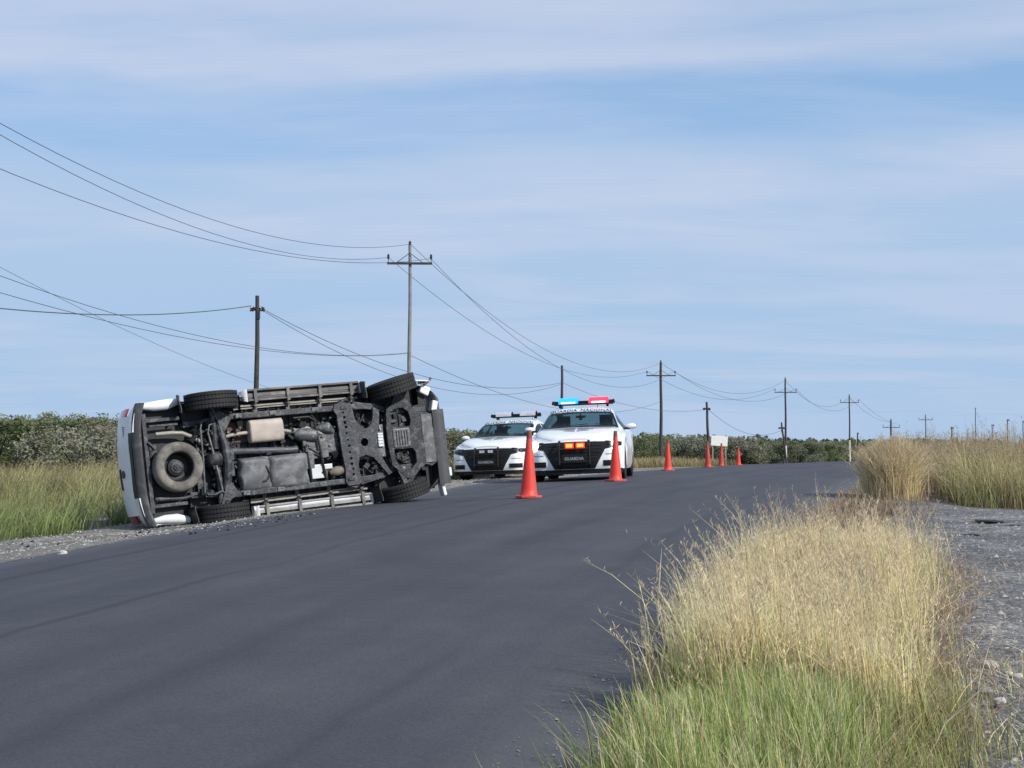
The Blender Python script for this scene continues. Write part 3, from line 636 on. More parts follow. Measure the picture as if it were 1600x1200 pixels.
for s_ in (-1, 1):
    ca = MB(); ca.prism([(3.86, s_ * .46), (3.97, s_ * .74), (4.03, s_ * .74), (4.24, s_ * .48), (4.18, s_ * .46), (4.02, s_ * .64), (3.93, s_ * .46)], .34, .30); ca.tube([(4.25, s_ * .30, .36), (4.16, s_ * .55, .36), (4.13, s_ * .72, .38)], .017, 8); ca.build('control_arm', 'frame', suv, bevel=.006)
    ca = MB(); ca.tube([(1.05, s_ * .12, .40), (1.06, s_ * .40, .39), (1.05, s_ * .74, .385)], .045, 10); ca.prism([(1.16, s_ * .30), (1.30, s_ * .52), (1.24, s_ * .58), (1.08, s_ * .70), (1.02, s_ * .70), (1.10, s_ * .5)], .36, .32); ca.build('rear_suspension_arm', 'frame', suv, smooth=35)
    MB().tube([(1.12, s_ * .66, .30), (1.10, s_ * .62, .62)], .035, 10).build('shock_absorber', 'frame2', suv, smooth=35)
    MB().tube([(4.02, s_ * .42, .40), (4.0, s_ * .60, .40), (3.97, s_ * .74, .39)], .03, 10).build('half_shaft', 'pipe', suv, smooth=True)
# rear subframe, differential, thin rods
rs = MB(); rs.tube([(1.10, -.55, .42), (1.14, -.40, .36), (1.18, -.15, .34), (1.19, .10, .34), (1.17, .34, .35), (1.12, .52, .40)], [.045, .05, .06, .07, .06, .045], 10); rs.tube([(1.0, -.50, .42), (1.10, -.38, .38), (1.2, -.44, .40)], .035, 8); rs.box((1.21, .16, .40), (.16, .26, .08)); rs.box((1.24, -.02, .36), (.10, .16, .08)); rs.build('rear_subframe', 'frame', suv, smooth=35)
df = MB(); df.lathe([(.001, -.13), (.07, -.125), (.12, -.08), (.135, 0), (.12, .08), (.07, .125), (.001, .13)], 18, 'x', (1.02, .04, .42)); df.box((.98, .04, .42), (.03, .26, .2)); df.build('differential', 'frame2', suv, smooth=40)
for xx, y0, y1, dx in ((.845, -.52, .48, -.04), (.95, -.46, .50, .12)):
    MB().tube([(xx + .10, y0 - .02, .36), (xx + .02, y0, .33), (xx - .01, y0 + .10, .325), (xx + dx * .4, 0, .325), (xx + dx, y1, .33), (xx + dx + .08, y1 + .04, .35)], .0125, 8).build('stabilizer_bar', 'tank', suv, smooth=True)
MB().tube([(.84, .52, .34), (.95, .53, .33), (1.06, .49, .34)], .022, 8).build('trailing_link', 'frame', suv, smooth=True)
# small fittings: bolts, clips, hoses, caked dirt
r2 = random.Random(3)
for nm, mt_, cnt, z_, sz in (('clip_and_hose_clutter', 'under', 160, (.36, .50), (.02, .11)), ('caked_mud_lumps', 'frame', 130, (.38, .50), (.01, .05)), ('fastener_clutter', 'alu', 90, (.34, .47), (.012, .045))):
    cl = MB()
    for k in range(cnt):
        x_ = r2.choice([r2.uniform(.66, 1.34), r2.uniform(2.4, 3.75), r2.uniform(3.78, 4.35), r2.uniform(.7, 4.3)]); y_ = r2.uniform(-.5, .5)
        c_ = (x_, y_, r2.uniform(*z_)); rot = Matrix.Rotation(r2.uniform(0, 3), 3, 'Z') @ Matrix.Rotation(r2.uniform(-.6, .6), 3, 'X')
        if k % 5 == 0: cl.tube([c_, (x_ + r2.uniform(-.15, .15), y_ + r2.uniform(-.15, .15), c_[2] + .02), (x_ + r2.uniform(-.2, .2), y_ + r2.uniform(-.2, .2), c_[2])], r2.uniform(.006, .014), 6)
        else: cl.box(c_, (r2.uniform(*sz), r2.uniform(*sz), r2.uniform(*sz)), rot)
    tag(cl.build(nm, mt_, suv), kind='stuff')
# running boards
for s_ in (-1, 1):
    x0, x1 = (1.62, 3.42); yc = s_ * .845; zt = .40
    rb = MB()
    for k, (dy, dz, w_) in enumerate(((-.074, 0, .026), (.0, .016, .05), (.074, 0, .030))): rb.box(((x0 + x1) / 2, yc + dy * s_, zt + dz), (x1 - x0, w_, .03))
    rbo = rb.build('running_board', 'board' if s_ < 0 else 'boardtrim', suv, bevel=.005)
    tr_ = MB(); tr_.box(((x0 + x1) / 2, yc, zt + .04), (x1 - x0 + .02, .17, .02)); tr_.build('step_tread', 'black', rbo)
    for k in range(4):
        bx_ = x0 + .12 + k * (x1 - x0 - .26) / 3
        bk = MB(); bk.box((bx_, yc - s_ * .02, zt - .022), (.05, .19, .018)); bk.box((bx_, yc - s_ * .14, zt + .03), (.05, .11, .025), Matrix.Rotation(s_ * .9, 3, 'X')); bk.box((bx_, yc - s_ * .24, zt + .06), (.06, .12, .03)); bk.build('step_bracket', 'board', rbo, bevel=.004)
    for xe, dx in ((x0, -.05), (x1, .05)):
        ec = MB(); ec.slab(lambda u, v: (xe + dx * 1.8 * u, yc + v * .095 * (1 - .35 * u), zt - .01 + .09 * u * u), [0, .25, .5, .75, 1], [-1, -.5, 0, .5, 1], (0, 0, -1), .05); ec.build('end_cap', 'white_dirty', rbo, smooth=50)
    # rocker panel under-lip
    rk = MB(); rk.tube([(1.55, s_ * .80, .455), (2.5, s_ * .80, .44), (3.48, s_ * .80, .455)], .045, 10); rk.build('rocker_panel', 'white_dirty' if s_ > 0 else 'valance', suv, smooth=True)
# mudflaps
for (x_, s_, tilt_) in ((.585, -1, .25), (3.46, -1, .1), (.60, 1, -.1), (3.47, 1, -.25)):
    fl = MB(); rot = Matrix.Rotation(tilt_, 3, 'Y') @ Matrix.Rotation(-s_ * .12, 3, 'X')
    fl.slab(lambda u, v: Vector((x_, s_ * .80, .38)) + rot @ Vector((.012 * math.sin(u * 20) - .02 * (v + .1), u, v)), [-.125 + .05 * i for i in range(6)], [-.17 + .06 * i for i in range(6)], (1, 0, 0), .012)
    fl.build('mudflap', 'valance' if s_ < 0 else 'black', suv, smooth=50)
wheel(suv, (1.05, -.80, .365), -1); wheel(suv, (1.05, .80, .365), 1)
wheel(suv, (3.95, -.80, .36), -1, steer=R_(-13)); wheel(suv, (3.96, .79, .36), 1, steer=R_(-11))
# nose: dark bumper cover, white fender remains, headlamps
def nose(u, v): return (4.80 - .10 * (u / .6) ** 2 - .55 * max(0, abs(u) - .62) - .10 * max(0, .5 - v), u, v)
MB().slab(lambda u, v: (nose(u, v)[0] - .05 * (v - .5) ** 2 * 8, u, v + .10 * (max(0, abs(u - .28) - .34) / .22) ** 2 * (1 if v < .5 else -.3)), [-.24 + .0475 * i for i in range(23)], [.38, .42, .48, .54, .60, .66], (1, 0, 0), .05).build('front_bumper', 'valance', suv, smooth=50, bevel=.015)
MB().slab(lambda u, v: (4.60 + .2 * v, u, .36 - .03 * math.sin(v * math.pi)), [-.40 + .058 * i for i in range(21)], [0, .25, .5, .75, 1], (0, 0, -1), .02)  .build('bumper_underlip', 'valance', suv, smooth=50)
MB().slab(lambda u, v: (nose(u, .66)[0] - .02, u, v), [-.40 + .08 * i for i in range(11)], [.67, .75, .83, .9], (1, 0, 0), .04).build('grille', 'black', suv)
for s_ in (-1, 1):
    MB().slab(lambda u, v: (nose(s_ * u, .66)[0] - .01, s_ * u, v), [.43, .5, .57, .64, .72, .80], [.68, .74, .80, .86], (1, 0, 0), .05).build('headlamp', 'lampclear', suv, smooth=50)
    if s_ < 0: MB().slab(lambda u, v: (4.36 + u, s_ * (.885 - .15 * max(0, u - .15)), .42 + v), [0, .1, .2, .3], [0, .06, .12, .18], (0, s_, 0), .02).build('fender_lip', 'white_dirty', suv, smooth=50)
for c_, d_, an_, nm_ in (((4.58, -.72, .50), (.16, .14, .10), .5, 'fender_fragment'), ((4.72, -.46, .52), (.10, .18, .12), .3, 'fender_fragment'), ((4.80, .58, .42), (.05, .14, .16), .0, 'fog_lamp_bezel'), ((4.68, .82, .46), (.06, .24, .14), -.15, 'fender_fragment')):
    MB().box(c_, d_, Matrix.Rotation(an_, 3, 'Z')).build(nm_, 'white', suv, bevel=.02)
br_ = MB(); br_.tube([(4.55, -.80, .42), (4.66, -.86, .44), (4.72, -.90, .50)], .02, 8); br_.box((4.58, -.84, .50), (.16, .02, .10), Matrix.Rotation(.4, 3, 'Y')); br_.build('torn_fender_trim', 'valance', suv)
for s_ in (-1, 1):
    MB().tube([(.9, s_ * .60, 1.83), (1.0, s_ * .60, 1.86), (2.6, s_ * .60, 1.86), (2.7, s_ * .60, 1.82)], .018, 8).build('roof_rail', 'black', suv, smooth=True)

# ------------------------------------------------------------ patrol cars
pb = Body(zb=[(0, .30), (.5, .24), (2.5, .19), (4.5, .20), (5.0, .24)],
          zbelt=[(0, .94), (.8, .98), (2.2, .97), (3.7, .93), (4.4, .84), (4.8, .74), (5.0, .66)],
          yb=[(0, .78), (.15, .88), (.7, .94), (1.4, .955), (2.6, .935), (4.0, .955), (4.5, .94), (4.62, .90), (4.74, .76), (4.85, .60), (4.95, .44)],
          zr=[(0, 1.02), (.2, 1.09), (.75, 1.12), (1.1, 1.24), (1.6, 1.42), (2.1, 1.475), (2.6, 1.46), (2.98, 1.37), (3.70, 1.045), (4.2, 1.00), (4.6, .93), (4.85, .86), (4.95, .80)],
          yr=[(0, .70), (.75, .72), (1.6, .62), (2.3, .64), (2.98, .70), (3.70, .83), (4.2, .82), (4.5, .80), (4.62, .77), (4.74, .66), (4.85, .52), (4.95, .38)], axles=(1.02, 4.08), rw=.385, zc_=.34)
def xf(y, z): return 5.045 - .06 * y * y - 3.2 * max(0, abs(y) - .64) ** 2 + .025 * math.sin(max(0, min(1, (z - .2) / .3)) * math.pi) - .42 * max(0, z - .56) - .10 * max(0, .26 - z)
def fpatch(name, top, bot, y0, y1, m, parent, off=.01, ny=20, nz=8, th=.02, **kw):
    ysx = [y0 + (y1 - y0) * i / ny for i in range(ny + 1)]
    def fn(u, v):
        zt_, zb_ = (top(u) if callable(top) else top), (bot(u) if callable(bot) else bot); z_ = zb_ + (zt_ - zb_) * v
        return (xf(u, z_) + off, u, z_)
    return MB().slab(fn, ysx, [i / nz for i in range(nz + 1)], (1, 0, 0), th).build(name, m, parent, smooth=50, **kw)
def text_mesh(body, size, extr=.002):
    cu = bpy.data.curves.new('letters', 'FONT'); cu.body = body; cu.size = size; cu.align_x = 'CENTER'; cu.extrude = extr; cu.resolution_u = 2
    o = bpy.data.objects.new('letters', cu); COL.objects.link(o); dg = bpy.context.evaluated_depsgraph_get(); me = bpy.data.meshes.new_from_object(o.evaluated_get(dg))
    bpy.data.objects.remove(o); vs = [v.co.copy() for v in me.vertices]; fs = [tuple(p.vertices) for p in me.polygons]; bpy.data.meshes.remove(me); return vs, fs
def police_car(label, lit):
    c = thing('police_car', label, 'police car', group='white patrol cars behind the cones')
    hole = lambda x, th: (2.98 < x < 3.68 and th > 10) or (.82 < x < 1.56 and th > 10) or (1.45 < x < 2.25 and 6 < th < 9) or (2.33 < x < 3.25 and 6 < th < 9)
    xs = xst(pb, 0, 4.95, (.82, 1.45, 1.56, 2.25, 2.33, 2.98, 3.25, 3.68))
    bd = pb.shell(xs, hole=hole).build('body', 'white', c, smooth=35)
    pb.shell([x for x in xs if .3 < x < 4.2], hole=hole, inset=.03, tmin=3, caps=False).build('cabin_lining', 'cabin', c)
    pb.patch(2.975, 3.685, 9.95, 18.05, .003, 14, 24, th=.005).build('windshield', 'glass', c, smooth=True)
    pb.patch(.815, 1.565, 9.95, 18.05, .003, 12, 20, th=.005).build('rear_window', 'glass', c, smooth=True)
    for a_, b_ in ((6, 9), (19, 22)):
        for x0, x1 in ((1.45, 2.25), (2.33, 3.25)): pb.patch(x0, x1, a_, b_, .003, 10, 6, th=.004).build('side_window', 'glass', c, smooth=True)
    fl = MB(); fl.box((2.5, 0, .22), (4.5, 1.5, .04)); fl.box((3.95, 0, .62), (.9, 1.5, .5)); fl.box((.9, 0, .80), (1.0, 1.4, .22)); fl.build('floor_pan', 'cabin', c)
    ds = MB(); ds.box((3.45, 0, .90), (.5, 1.5, .14)); ds.tube([(3.2, .38, 1.0), (3.2, .38, .98)], .18, 20); ds.build('dashboard', 'cabin', c, bevel=.04)
    for s_ in (-1, 1):
        st_ = MB(); st_.box((2.55, s_ * .46, .52), (.5, .38, .2)); st_.box((2.30, s_ * .46, .80), (.14, .38, .50), Matrix.Rotation(-.2, 3, 'Y')); st_.box((2.22, s_ * .49, 1.14), (.10, .20, .22)); st_.build('front_seat', 'cabin', c, bevel=.05)
    rs_ = MB(); rs_.box((1.35, 0, .78), (.18, 1.3, .5)); rs_.box((1.45, -.50, 1.03), (.1, .22, .12)); rs_.box((1.45, .50, 1.03), (.1, .22, .12)); rs_.build('rear_seat', 'cabin', c, bevel=.05)
    for s_ in (-1, 1): MB().box((1.95, s_ * .45, 1.05), (.03, .28, .56)).build('added_dark_screen', 'cabin', c)  # opaque panels added to darken the view through the windshield
    mr = MB(); mr.box((3.1, 0, 1.275), (.03, .20, .05)); mr.box((3.14, 0, 1.33), (.06, .03, .08)); mr.box((3.10, .0, 1.23), (.05, .06, .05)); mr.build('mirror_and_camera', 'cabin', c, bevel=.01)
    # nose
    fs = fpatch('front_fascia', lambda y: .772 - .03 * abs(y) ** 2, .205, -.93, .93, 'white', c, 0, 60, 14, .26)
    hw = lambda z: .42 + .2 * max(0, min(1, (z - .24) / .36))
    fpatch('grille', lambda y: .748 - .03 * y * y, .60, -.60, .60, 'black', c, .014, 24, 5)
    gl_ = MB(); gl_.slab(lambda u, v: (xf((.39 + .21 * v) * u, .225 + .385 * v) + .012, (.39 + .21 * v) * u, .225 + .385 * v), [-1 + .1 * i for i in range(21)], [i / 8 for i in range(9)], (1, 0, 0), .02); gl_.build('lower_grille', 'black', c, smooth=50)
    hc = MB()
    for k in range(7):
        z_ = .30 + k * .06; wv = .36 + .2 * min(1, (z_ - .225) / .385) - .04
        hc.slab(lambda u, v: (xf(u * wv, z_) + .022, u * wv, z_ + v), [-1 + .2 * i for i in range(11)], [-.006, .006], (1, 0, 0), .01)
    hc.build('grille_bars', 'lamp', c)
    gd = MB()
    for s_ in (-1, 1): gd.tube([(5.05, s_ * .29, .24), (5.14, s_ * .29, .32), (5.14, s_ * .29, .68), (5.04, s_ * .28, .76)], .026, 10)
    for z_ in (.36, .60): gd.tube([(5.14, -.29, z_), (5.15, 0, z_), (5.14, .29, z_)], .02, 10)
    gd.box((5.15, 0, .42), (.03, .46, .16)); gd.build('push_bumper', 'black', c, bevel=.006)
    vs, fsx = text_mesh('GUARDIA', .085)
    MB().add([(5.172 + v.z, v.x, .395 + v.y) for v in [Vector((-q.x * -1, q.y, q.z)) for q in vs]], fsx).build('plate_lettering', 'textlight', c)
    for k in (-1, 1):
        b_ = MB(); b_.box((5.15, k * .105 + .02, .672), (.04, .165, .10)); lo = b_.build('grille_lamp', 'amberrim' if lit else 'lamp', c, bevel=.01)
        b_ = MB(); b_.box((5.174, k * .105 + .02, .672), (.012, .125, .064)); b_.build('lamp_lens', 'amberon' if lit else 'lampclear', lo, bevel=.008)
    for s_ in (-1, 1):
        hl = fpatch('headlamp', lambda y: .765 - .04 * y * y - .05 * max(0, abs(y) - .7), lambda y: .60 + .05 * (abs(y) - .6) / .3, *((.60, .90) if s_ > 0 else (-.90, -.60)), 'lamp', c, .013, 10, 5)
        for yy, rr in ((.77, (.078 if s_ < 0 else .052) if lit else .036), (.67, .026)):
            on = lit and yy > .7
            b_ = MB(); y_ = s_ * yy; b_.lathe([(.001, .03), (rr * .7, .026), (rr, .01), (rr * 1.05, -.01)], 20, 'x', (xf(y_, .69) + (.06 if on else .01), y_, .69)); b_.build('projector_lens', 'headon' if on else 'rim', hl, smooth=True)
        fpatch('fog_lamp_slot', .375, lambda y: .27, *((.55, .84) if s_ > 0 else (-.84, -.55)), 'lamp', c, .008, 8, 4)
        fpatch('bumper_crease', .50, .485, *((.60, .80) if s_ > 0 else (-.80, -.60)), 'emblem', c, .006, 6, 2)
        # mirror
        mm = MB(); mm.lathe([(.001, -.10), (.05, -.095), (.085, -.06), (.095, 0), (.085, .06), (.05, .095), (.001, .10)], 16, 'y', (3.3, s_ * 1.06, 1.06))
        mm.v = [(3.3 + (v[0] - 3.3) * .8, v[1] - s_ * .03, 1.04 + (v[2] - 1.06) * .62) for v in mm.v]; mo = mm.build('door_mirror', 'white', c, smooth=True)
        m2 = MB(); m2.box((3.32, s_ * .95, 1.0), (.07, .12, .04)); m2.build('mirror_arm', 'black', mo)
        pb.patch(1.40, 1.412, *((1, 5) if s_ > 0 else (23, 27)), .003, 1, 8).build('door_seam', 'lamp', c)
        pb.patch(2.30, 2.312, *((1, 5) if s_ > 0 else (23, 27)), .003, 1, 8).build('door_seam', 'lamp', c)
        pb.patch(3.42, 3.432, *((1, 5) if s_ > 0 else (23, 27)), .003, 1, 8).build('door_seam', 'lamp', c)
    fpatch('air_dam', .215, .125, -.90, .90, 'black', c, .012, 30, 4, .05)
    # seam between hood and fascia, wiper cowl
    pb.patch(3.70, 3.76, 10.5, 17.5, .005, 2, 20).build('wiper_cowl', 'black', c)
    for s_ in (-1, 1):
        w_ = MB(); pts = [pb.S(3.70 - .04 * k - .02, 14 + s_ * (3.0 - .9 * k) - 1) for k in range(4)]; w_.tube([(p[0] + .01, p[1], p[2] + .02) for p in pts], .007, 6); w_.build('wiper', 'black', c)
    for ta in (9.62, 18.30): pb.patch(3.78, 4.90, ta, ta + .08, .003, 24, 1).build('hood_seam', 'lamp', c)
    # winged emblem on the hood
    we = MB()
    for s_ in (-1, 1):
        for k in range(4):
            L_ = .50 - .09 * k; x_ = 4.02 + .14 * k
            we.slab(lambda u, v: (lambda xx, yy: (xx, yy, pb.S(xx, 14 - abs(yy) / .82 * 4.2)[2] + .006))(x_ + .16 * (1 - u) ** 2 * .6 + v, s_ * (.02 + u * L_)), [i / 8 for i in range(9)], [0, .07 - .008 * k], (0, 0, 1), .003)
    we.build('hood_emblem', 'emblem', c)
    # lettering along the front edge of the roof
    vs, fsx = text_mesh('GUARDIA  NACIONAL', .128)
    def rf(v):
        x_ = 2.965 - v.y * 2.0; y_ = -v.x * -1
        t_ = 14 - abs(y_) / .66 * 3.4
        return (x_, y_, pb.S(x_, max(9.5, t_))[2] + .006 + v.z)
    MB().add([rf(Vector((v.x, v.y, v.z))) for v in vs], fsx).build('roof_lettering', 'text', c)
    # light bar
    lb = MB(); lb.box((2.12, 0, 1.565), (.26, 1.24, .035)); lb.box((2.12, .50, 1.53), (.16, .05, .06)); lb.box((2.12, -.50, 1.53), (.16, .05, .06)); lb.box((2.12, 0, 1.60), (.20, .22, .07))
    for k in range(6): lb.box((2.225, -.09 + k * .036, 1.61), (.03, .02, .05))
    for s_ in (-1, 1): lb.box((2.12, s_ * .575, 1.60), (.22, .09, .075)); lb.tube([(2.20, s_ * .62, 1.60), (2.20, s_ * .66, 1.61)], .045, 12)
    lo = lb.build('light_bar', 'black', c, bevel=.012)
    for s_, mo_, mh in ((-1, 'blueon', 'bluehot'), (1, 'redon', 'redhot')):
        d_ = MB(); d_.slab(lambda u, v: (2.12 + .13 * math.cos(v), s_ * (.115 + .41 * u), 1.58 + .125 * math.sin(v)), [i / 8 for i in range(9)], [math.pi * k / 10 for k in range(11)], (0, 0, 1), .004)
        dm = d_.build('beacon_dome', (mo_ if lit else 'lampclear'), lo, smooth=60)
        if lit:
            h_ = MB(); h_.box((2.245, s_ * .32, 1.598), (.03, .30, .034)); h_.build('beacon_core', mh, dm, bevel=.01)
    an = MB(); an.tube([(1.5, .25, 1.44), (1.45, .25, 1.60)], .006, 6); an.build('antenna', 'black', c)
    for xa in (1.02, 4.08):
        for s_ in (-1, 1):
            h_ = MB(); ts = [math.pi * k / 12 for k in range(13)]
            h_.grid(lambda a_, y_: (xa + .39 * math.cos(a_), y_, .34 + .39 * math.sin(a_)), ts, [s_ * .60, s_ * .91]); h_.add([(xa + .39 * math.cos(a_), s_ * .60, .34 + .39 * math.sin(a_)) for a_ in ts], [tuple(range(13))]); h_.build('wheel_housing', 'black', c, smooth=True)
            wheel(c, (xa, s_ * .81, .345), s_, r=.345, wdt=.235, rimr=.225, blocks=0)
    for s_ in (-1, 1): MB().box((-.01, s_ * .6, .86), (.04, .40, .12)).build('tail_lamp', 'redlens', c, bevel=.02)
    MB().box((-.01, 0, .5), (.08, 1.5, .26)).build('rear_bumper', 'white', c, bevel=.06)
    return c
def place_car(c, nose_px, d, yaw_deg):
    "nose centre at that column and distance; the car's +x axis points at the viewer, turned by yaw"
    X = (nose_px - 800) / FPX * d; a_ = R_(-90 - yaw_deg); dirv = Vector((math.cos(a_), math.sin(a_), 0))
    o = Vector((X, d, 0)) - dirv * 5.04
    fx, fy = o.x + dirv.x * 4.08, o.y + dirv.y * 4.08; rx_, ry2 = o.x + dirv.x * 1.02, o.y + dirv.y * 1.02
    lat = Vector((-dirv.y, dirv.x, 0))
    def gg(x_, y_): return (G(x_ + lat.x * .8, y_ + lat.y * .8) + G(x_ - lat.x * .8, y_ - lat.y * .8)) / 2
    zf, zr_ = gg(fx, fy), gg(rx_, ry2); pit = math.atan2(zf - zr_, 3.06)
    rl = math.atan2(G(fx + lat.x * .8, fy + lat.y * .8) - G(fx - lat.x * .8, fy - lat.y * .8), 1.6)
    z0 = zr_ - math.tan(pit) * 1.02
    c.matrix_world = Matrix.Translation((o.x, o.y, z0 + .004)) @ Matrix.Rotation(a_, 4, 'Z') @ Matrix.Rotation(-pit, 4, 'Y') @ Matrix.Rotation(rl, 4, 'X')
car1 = police_car('white police car with blue and red roof beacons and orange grille lamps lit', True)
place_car(car1, 899, 29.5, 7.)
car2 = police_car('white police car parked on the shoulder with its roof light bar switched off', False)
place_car(car2, 762, 36.6, 15.)

# ------------------------------------------------------------ traffic cones
cone_defs = [(826, 774, 20.9, 'tall orange traffic cone nearest the viewer, in front of the two police cars', 0, 0.91),
             (961.5, 748, 27.9, 'orange traffic cone with dark tip standing before the lit police car headlamp', .35, .91),
             (1043.5, 736.5, 44.5, 'orange traffic cone alone on the asphalt just right of the lit police car', .1, .91),
             (1106, 729.5, 53.5, 'brownish orange traffic cone in front of the leaning dark pole', .5, .91),
             (1126.5, 726, 62, 'dark traffic cone below the white sign', .2, .91),
             (1153.5, 726, 74, 'farthest orange traffic cone, last of the row to the right', .8, .91)]
def make_cone(label, mt, rot):
    c = thing('traffic_cone', label, 'traffic cone', group='orange cones closing the road')
    bs = MB(); s_ = .18; oct_ = [(s_, s_ * .55), (s_ * .55, s_), (-s_ * .55, s_), (-s_, s_ * .55), (-s_, -s_ * .55), (-s_ * .55, -s_), (s_ * .55, -s_), (s_, -s_ * .55)]
    bs.prism(oct_, 0.0, .03); bs.build('base', mt, c, bevel=.008)
    MB().lathe([(.125, .028), (.122, .045), (.113, .06), (.108, .12), (.085, .34), (.062, .56), (.045, .74), (.040, .80)], 32, 'z').build('cone_body', mt, c, smooth=40)
    MB().lathe([(.0395, .80), (.034, .88), (.032, .905), (.026, .912), (.020, .90), (.018, .80)], 24, 'z').build('tip', 'conetip', c, smooth=40)
    return c
for i, (px, py, d, lb, rot, hh) in enumerate(cone_defs):
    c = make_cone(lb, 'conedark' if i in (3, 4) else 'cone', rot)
    X = (px - 800) / FPX * d; c.location = (X, d, G(X, d) + .005); c.rotation_euler = (R_(random.uniform(-1, 1)), R_((.6, .3, -.4, -1, .8, 0)[i]), rot)

# ------------------------------------------------------------ poles
def pole_at(px, top, d, kind, label, lean=0., basept=None, arm=None, army=None, thick=.13, pale=0):
    tp = at(px, top, d); gx, gy_ = tp.x - lean, tp.y; g0 = G(gx, gy_) - .3
    h_ = tp.z - g0; mt = {'wood': 'wood', 'concrete': 'concrete', 'palewood': 'palepole'}[kind]
    c = thing('utility_pole', label, 'utility pole', (gx, gy_, g0), group='poles of the overhead lines')
    n_ = 8; pts = [(lean * (k / n_) + .02 * math.sin(k * 1.3 + px) * (0 < k < n_), 0, h_ * k / n_) for k in range(n_ + 1)]
    MB().tube(pts, [thick * (1 - .38 * k / n_) for k in range(n_ + 1)], 12).build('post', mt, c, smooth=40)
    if pale:
        MB().tube([(p[0], p[1], p[2]) for p in pts[:int(pale)]], [thick * (1.02 - .38 * k / n_) for k in range(int(pale))], 12).build('painted_foot', 'palepole', c, smooth=40)
    if arm:
        L_, yaw = arm; za = at(px, army, d).z - g0; dx, dy = math.cos(yaw), math.sin(yaw); rot = Matrix.Rotation(yaw, 3, 'Z')
        MB().box((lean * .95, -thick, za), (L_, .09, .11), rot).build('crossarm', 'wood', c, bevel=.01)
        for s_ in (-1, 1):
            q = MB(); ex, ey = lean * .95 + s_ * dx * (L_ / 2 - .06), -thick + s_ * dy * (L_ / 2 - .06)
            q.tube([(ex, ey, za), (ex, ey, za + .22)], .02, 6); q.lathe([(.02, .16), (.07, .18), (.04, .22), (.075, .26), (.045, .30), (.06, .34), (.03, .40), (.001, .41)], 10, 'z', (ex, ey, za + .04)); q.build('insulator', 'insul', c, smooth=True)
            MB().tube([(lean * .95, -thick, za + .5), (lean * .95 + s_ * dx * L_ * .28, -thick + s_ * dy * L_ * .28, za + .05)], .018, 6).build('arm_brace', 'wood', c)
        q = MB(); q.lathe([(.03, -.02), (.08, .02), (.045, .08), (.075, .12), (.04, .18), (.001, .22)], 10, 'z', (lean, 0, h_)); q.build('top_insulator', 'insul', c, smooth=True)
    return c, g0
T1, g1 = pole_at(640.5, 383, 73, 'concrete', 'tall slim grey pole with wide crossarm behind the nose of the overturned SUV', arm=(2.15, .05), army=412, thick=.115)
T2, _ = pole_at(1032.5, 566, 140, 'wood', 'dark wooden pole with braced crossarm right of the lit police car', arm=(2.7, .05), army=587, thick=.17)
T3, _ = pole_at(1227, 592, 185, 'wood', 'crossarm pole with a shorter leaning pole at its foot', arm=(2.7, .05), army=613, thick=.15, pale=3)
T4, _ = pole_at(1327, 618, 225, 'wood', 'thin crossarm pole with whitewashed lower half', arm=(2.8, .05), army=629, thick=.14, pale=4)
T5, _ = pole_at(1392, 656, 250, 'wood', 'short dark crossarm pole above the left edge of the dry grass', arm=(2.8, .05), army=668, thick=.2)
T6, _ = pole_at(1446, 649, 290, 'wood', 'farthest thin pole with a crossarm, above the dry grass', arm=(2.7, .05), army=656, thick=.12)
# far verticals beyond the right-hand grass
for px, top, d, th_, lb in ((1487, 667, 120, .08, 'short dark bare post rising over the dry grass, left of the tallest one'), (1524, 637, 260, .09, 'thin tall mast with a small bracket above the right-hand grass'), (1550, 663, 120, .05, 'slim dark post above the grass, third from the right edge'),
                           (1574, 655, 120, .06, 'slim dark post above the grass, second from the right edge'), (1598.5, 657, 120, .05, 'slim dark post at the very right edge above the grass'), (1340, 676, 170, .11, 'thin dark post in the scrub right of the whitewashed pole')):
    c, g0 = pole_at(px, top, d, 'wood', lb, thick=th_); c['group'] = 'bare posts beyond the grass'
    zt = at(px, top, d).z - g0
    q = MB(); q.box((.05, 0, zt - .12), (.22, .05, .05)); q.box((.12, 0, zt - .05), (.05, .05, .12)); q.build('bracket', 'wood', c)
# the lower, armless line
def low_pole(px, top, d, thick, lean, label, clump=True):
    c, g0 = pole_at(px, top, d, 'wood', label, lean=lean, thick=thick); zt = at(px, top, d).z - g0; c['group'] = 'armless poles of the lower line'
    if clump:
        q = MB()
        for s_ in (-1, 1):
            for dz in (0, .16): q.lathe([(.02, -.1), (.09, -.08), (.05, 0), (.10, .04), (.05, .10)], 10, 'x', (lean + s_ * (.22 + dz * .3), 0, zt - .62 - dz * .5))
        q.build('spool_insulator', 'insul', c, smooth=True)
        MB().box((lean, 0, zt - .66), (.72, .10, .16)).build('bracket', 'insul', c, bevel=.02)
        MB().box((lean + .06, -.05, zt - .95), (.18, .16, .42)).build('cable_box', 'insul', c, bevel=.02)
    return c
S1 = low_pole(402, 462, 75, .155, 0, 'thick dark armless pole with spool insulators behind the rear half of the SUV')
S2 = low_pole(878, 571, 118, .14, 0, 'dark armless pole rising behind the blue beacon of the police car', False)
S3 = low_pole(1104, 628, 145, .16, -.25, 'dark armless pole leaning slightly behind the brownish cone')
S4 = low_pole(1221, 660, 180, .15, -.65, 'short dark pole leaning to the left against the foot of a crossarm pole')

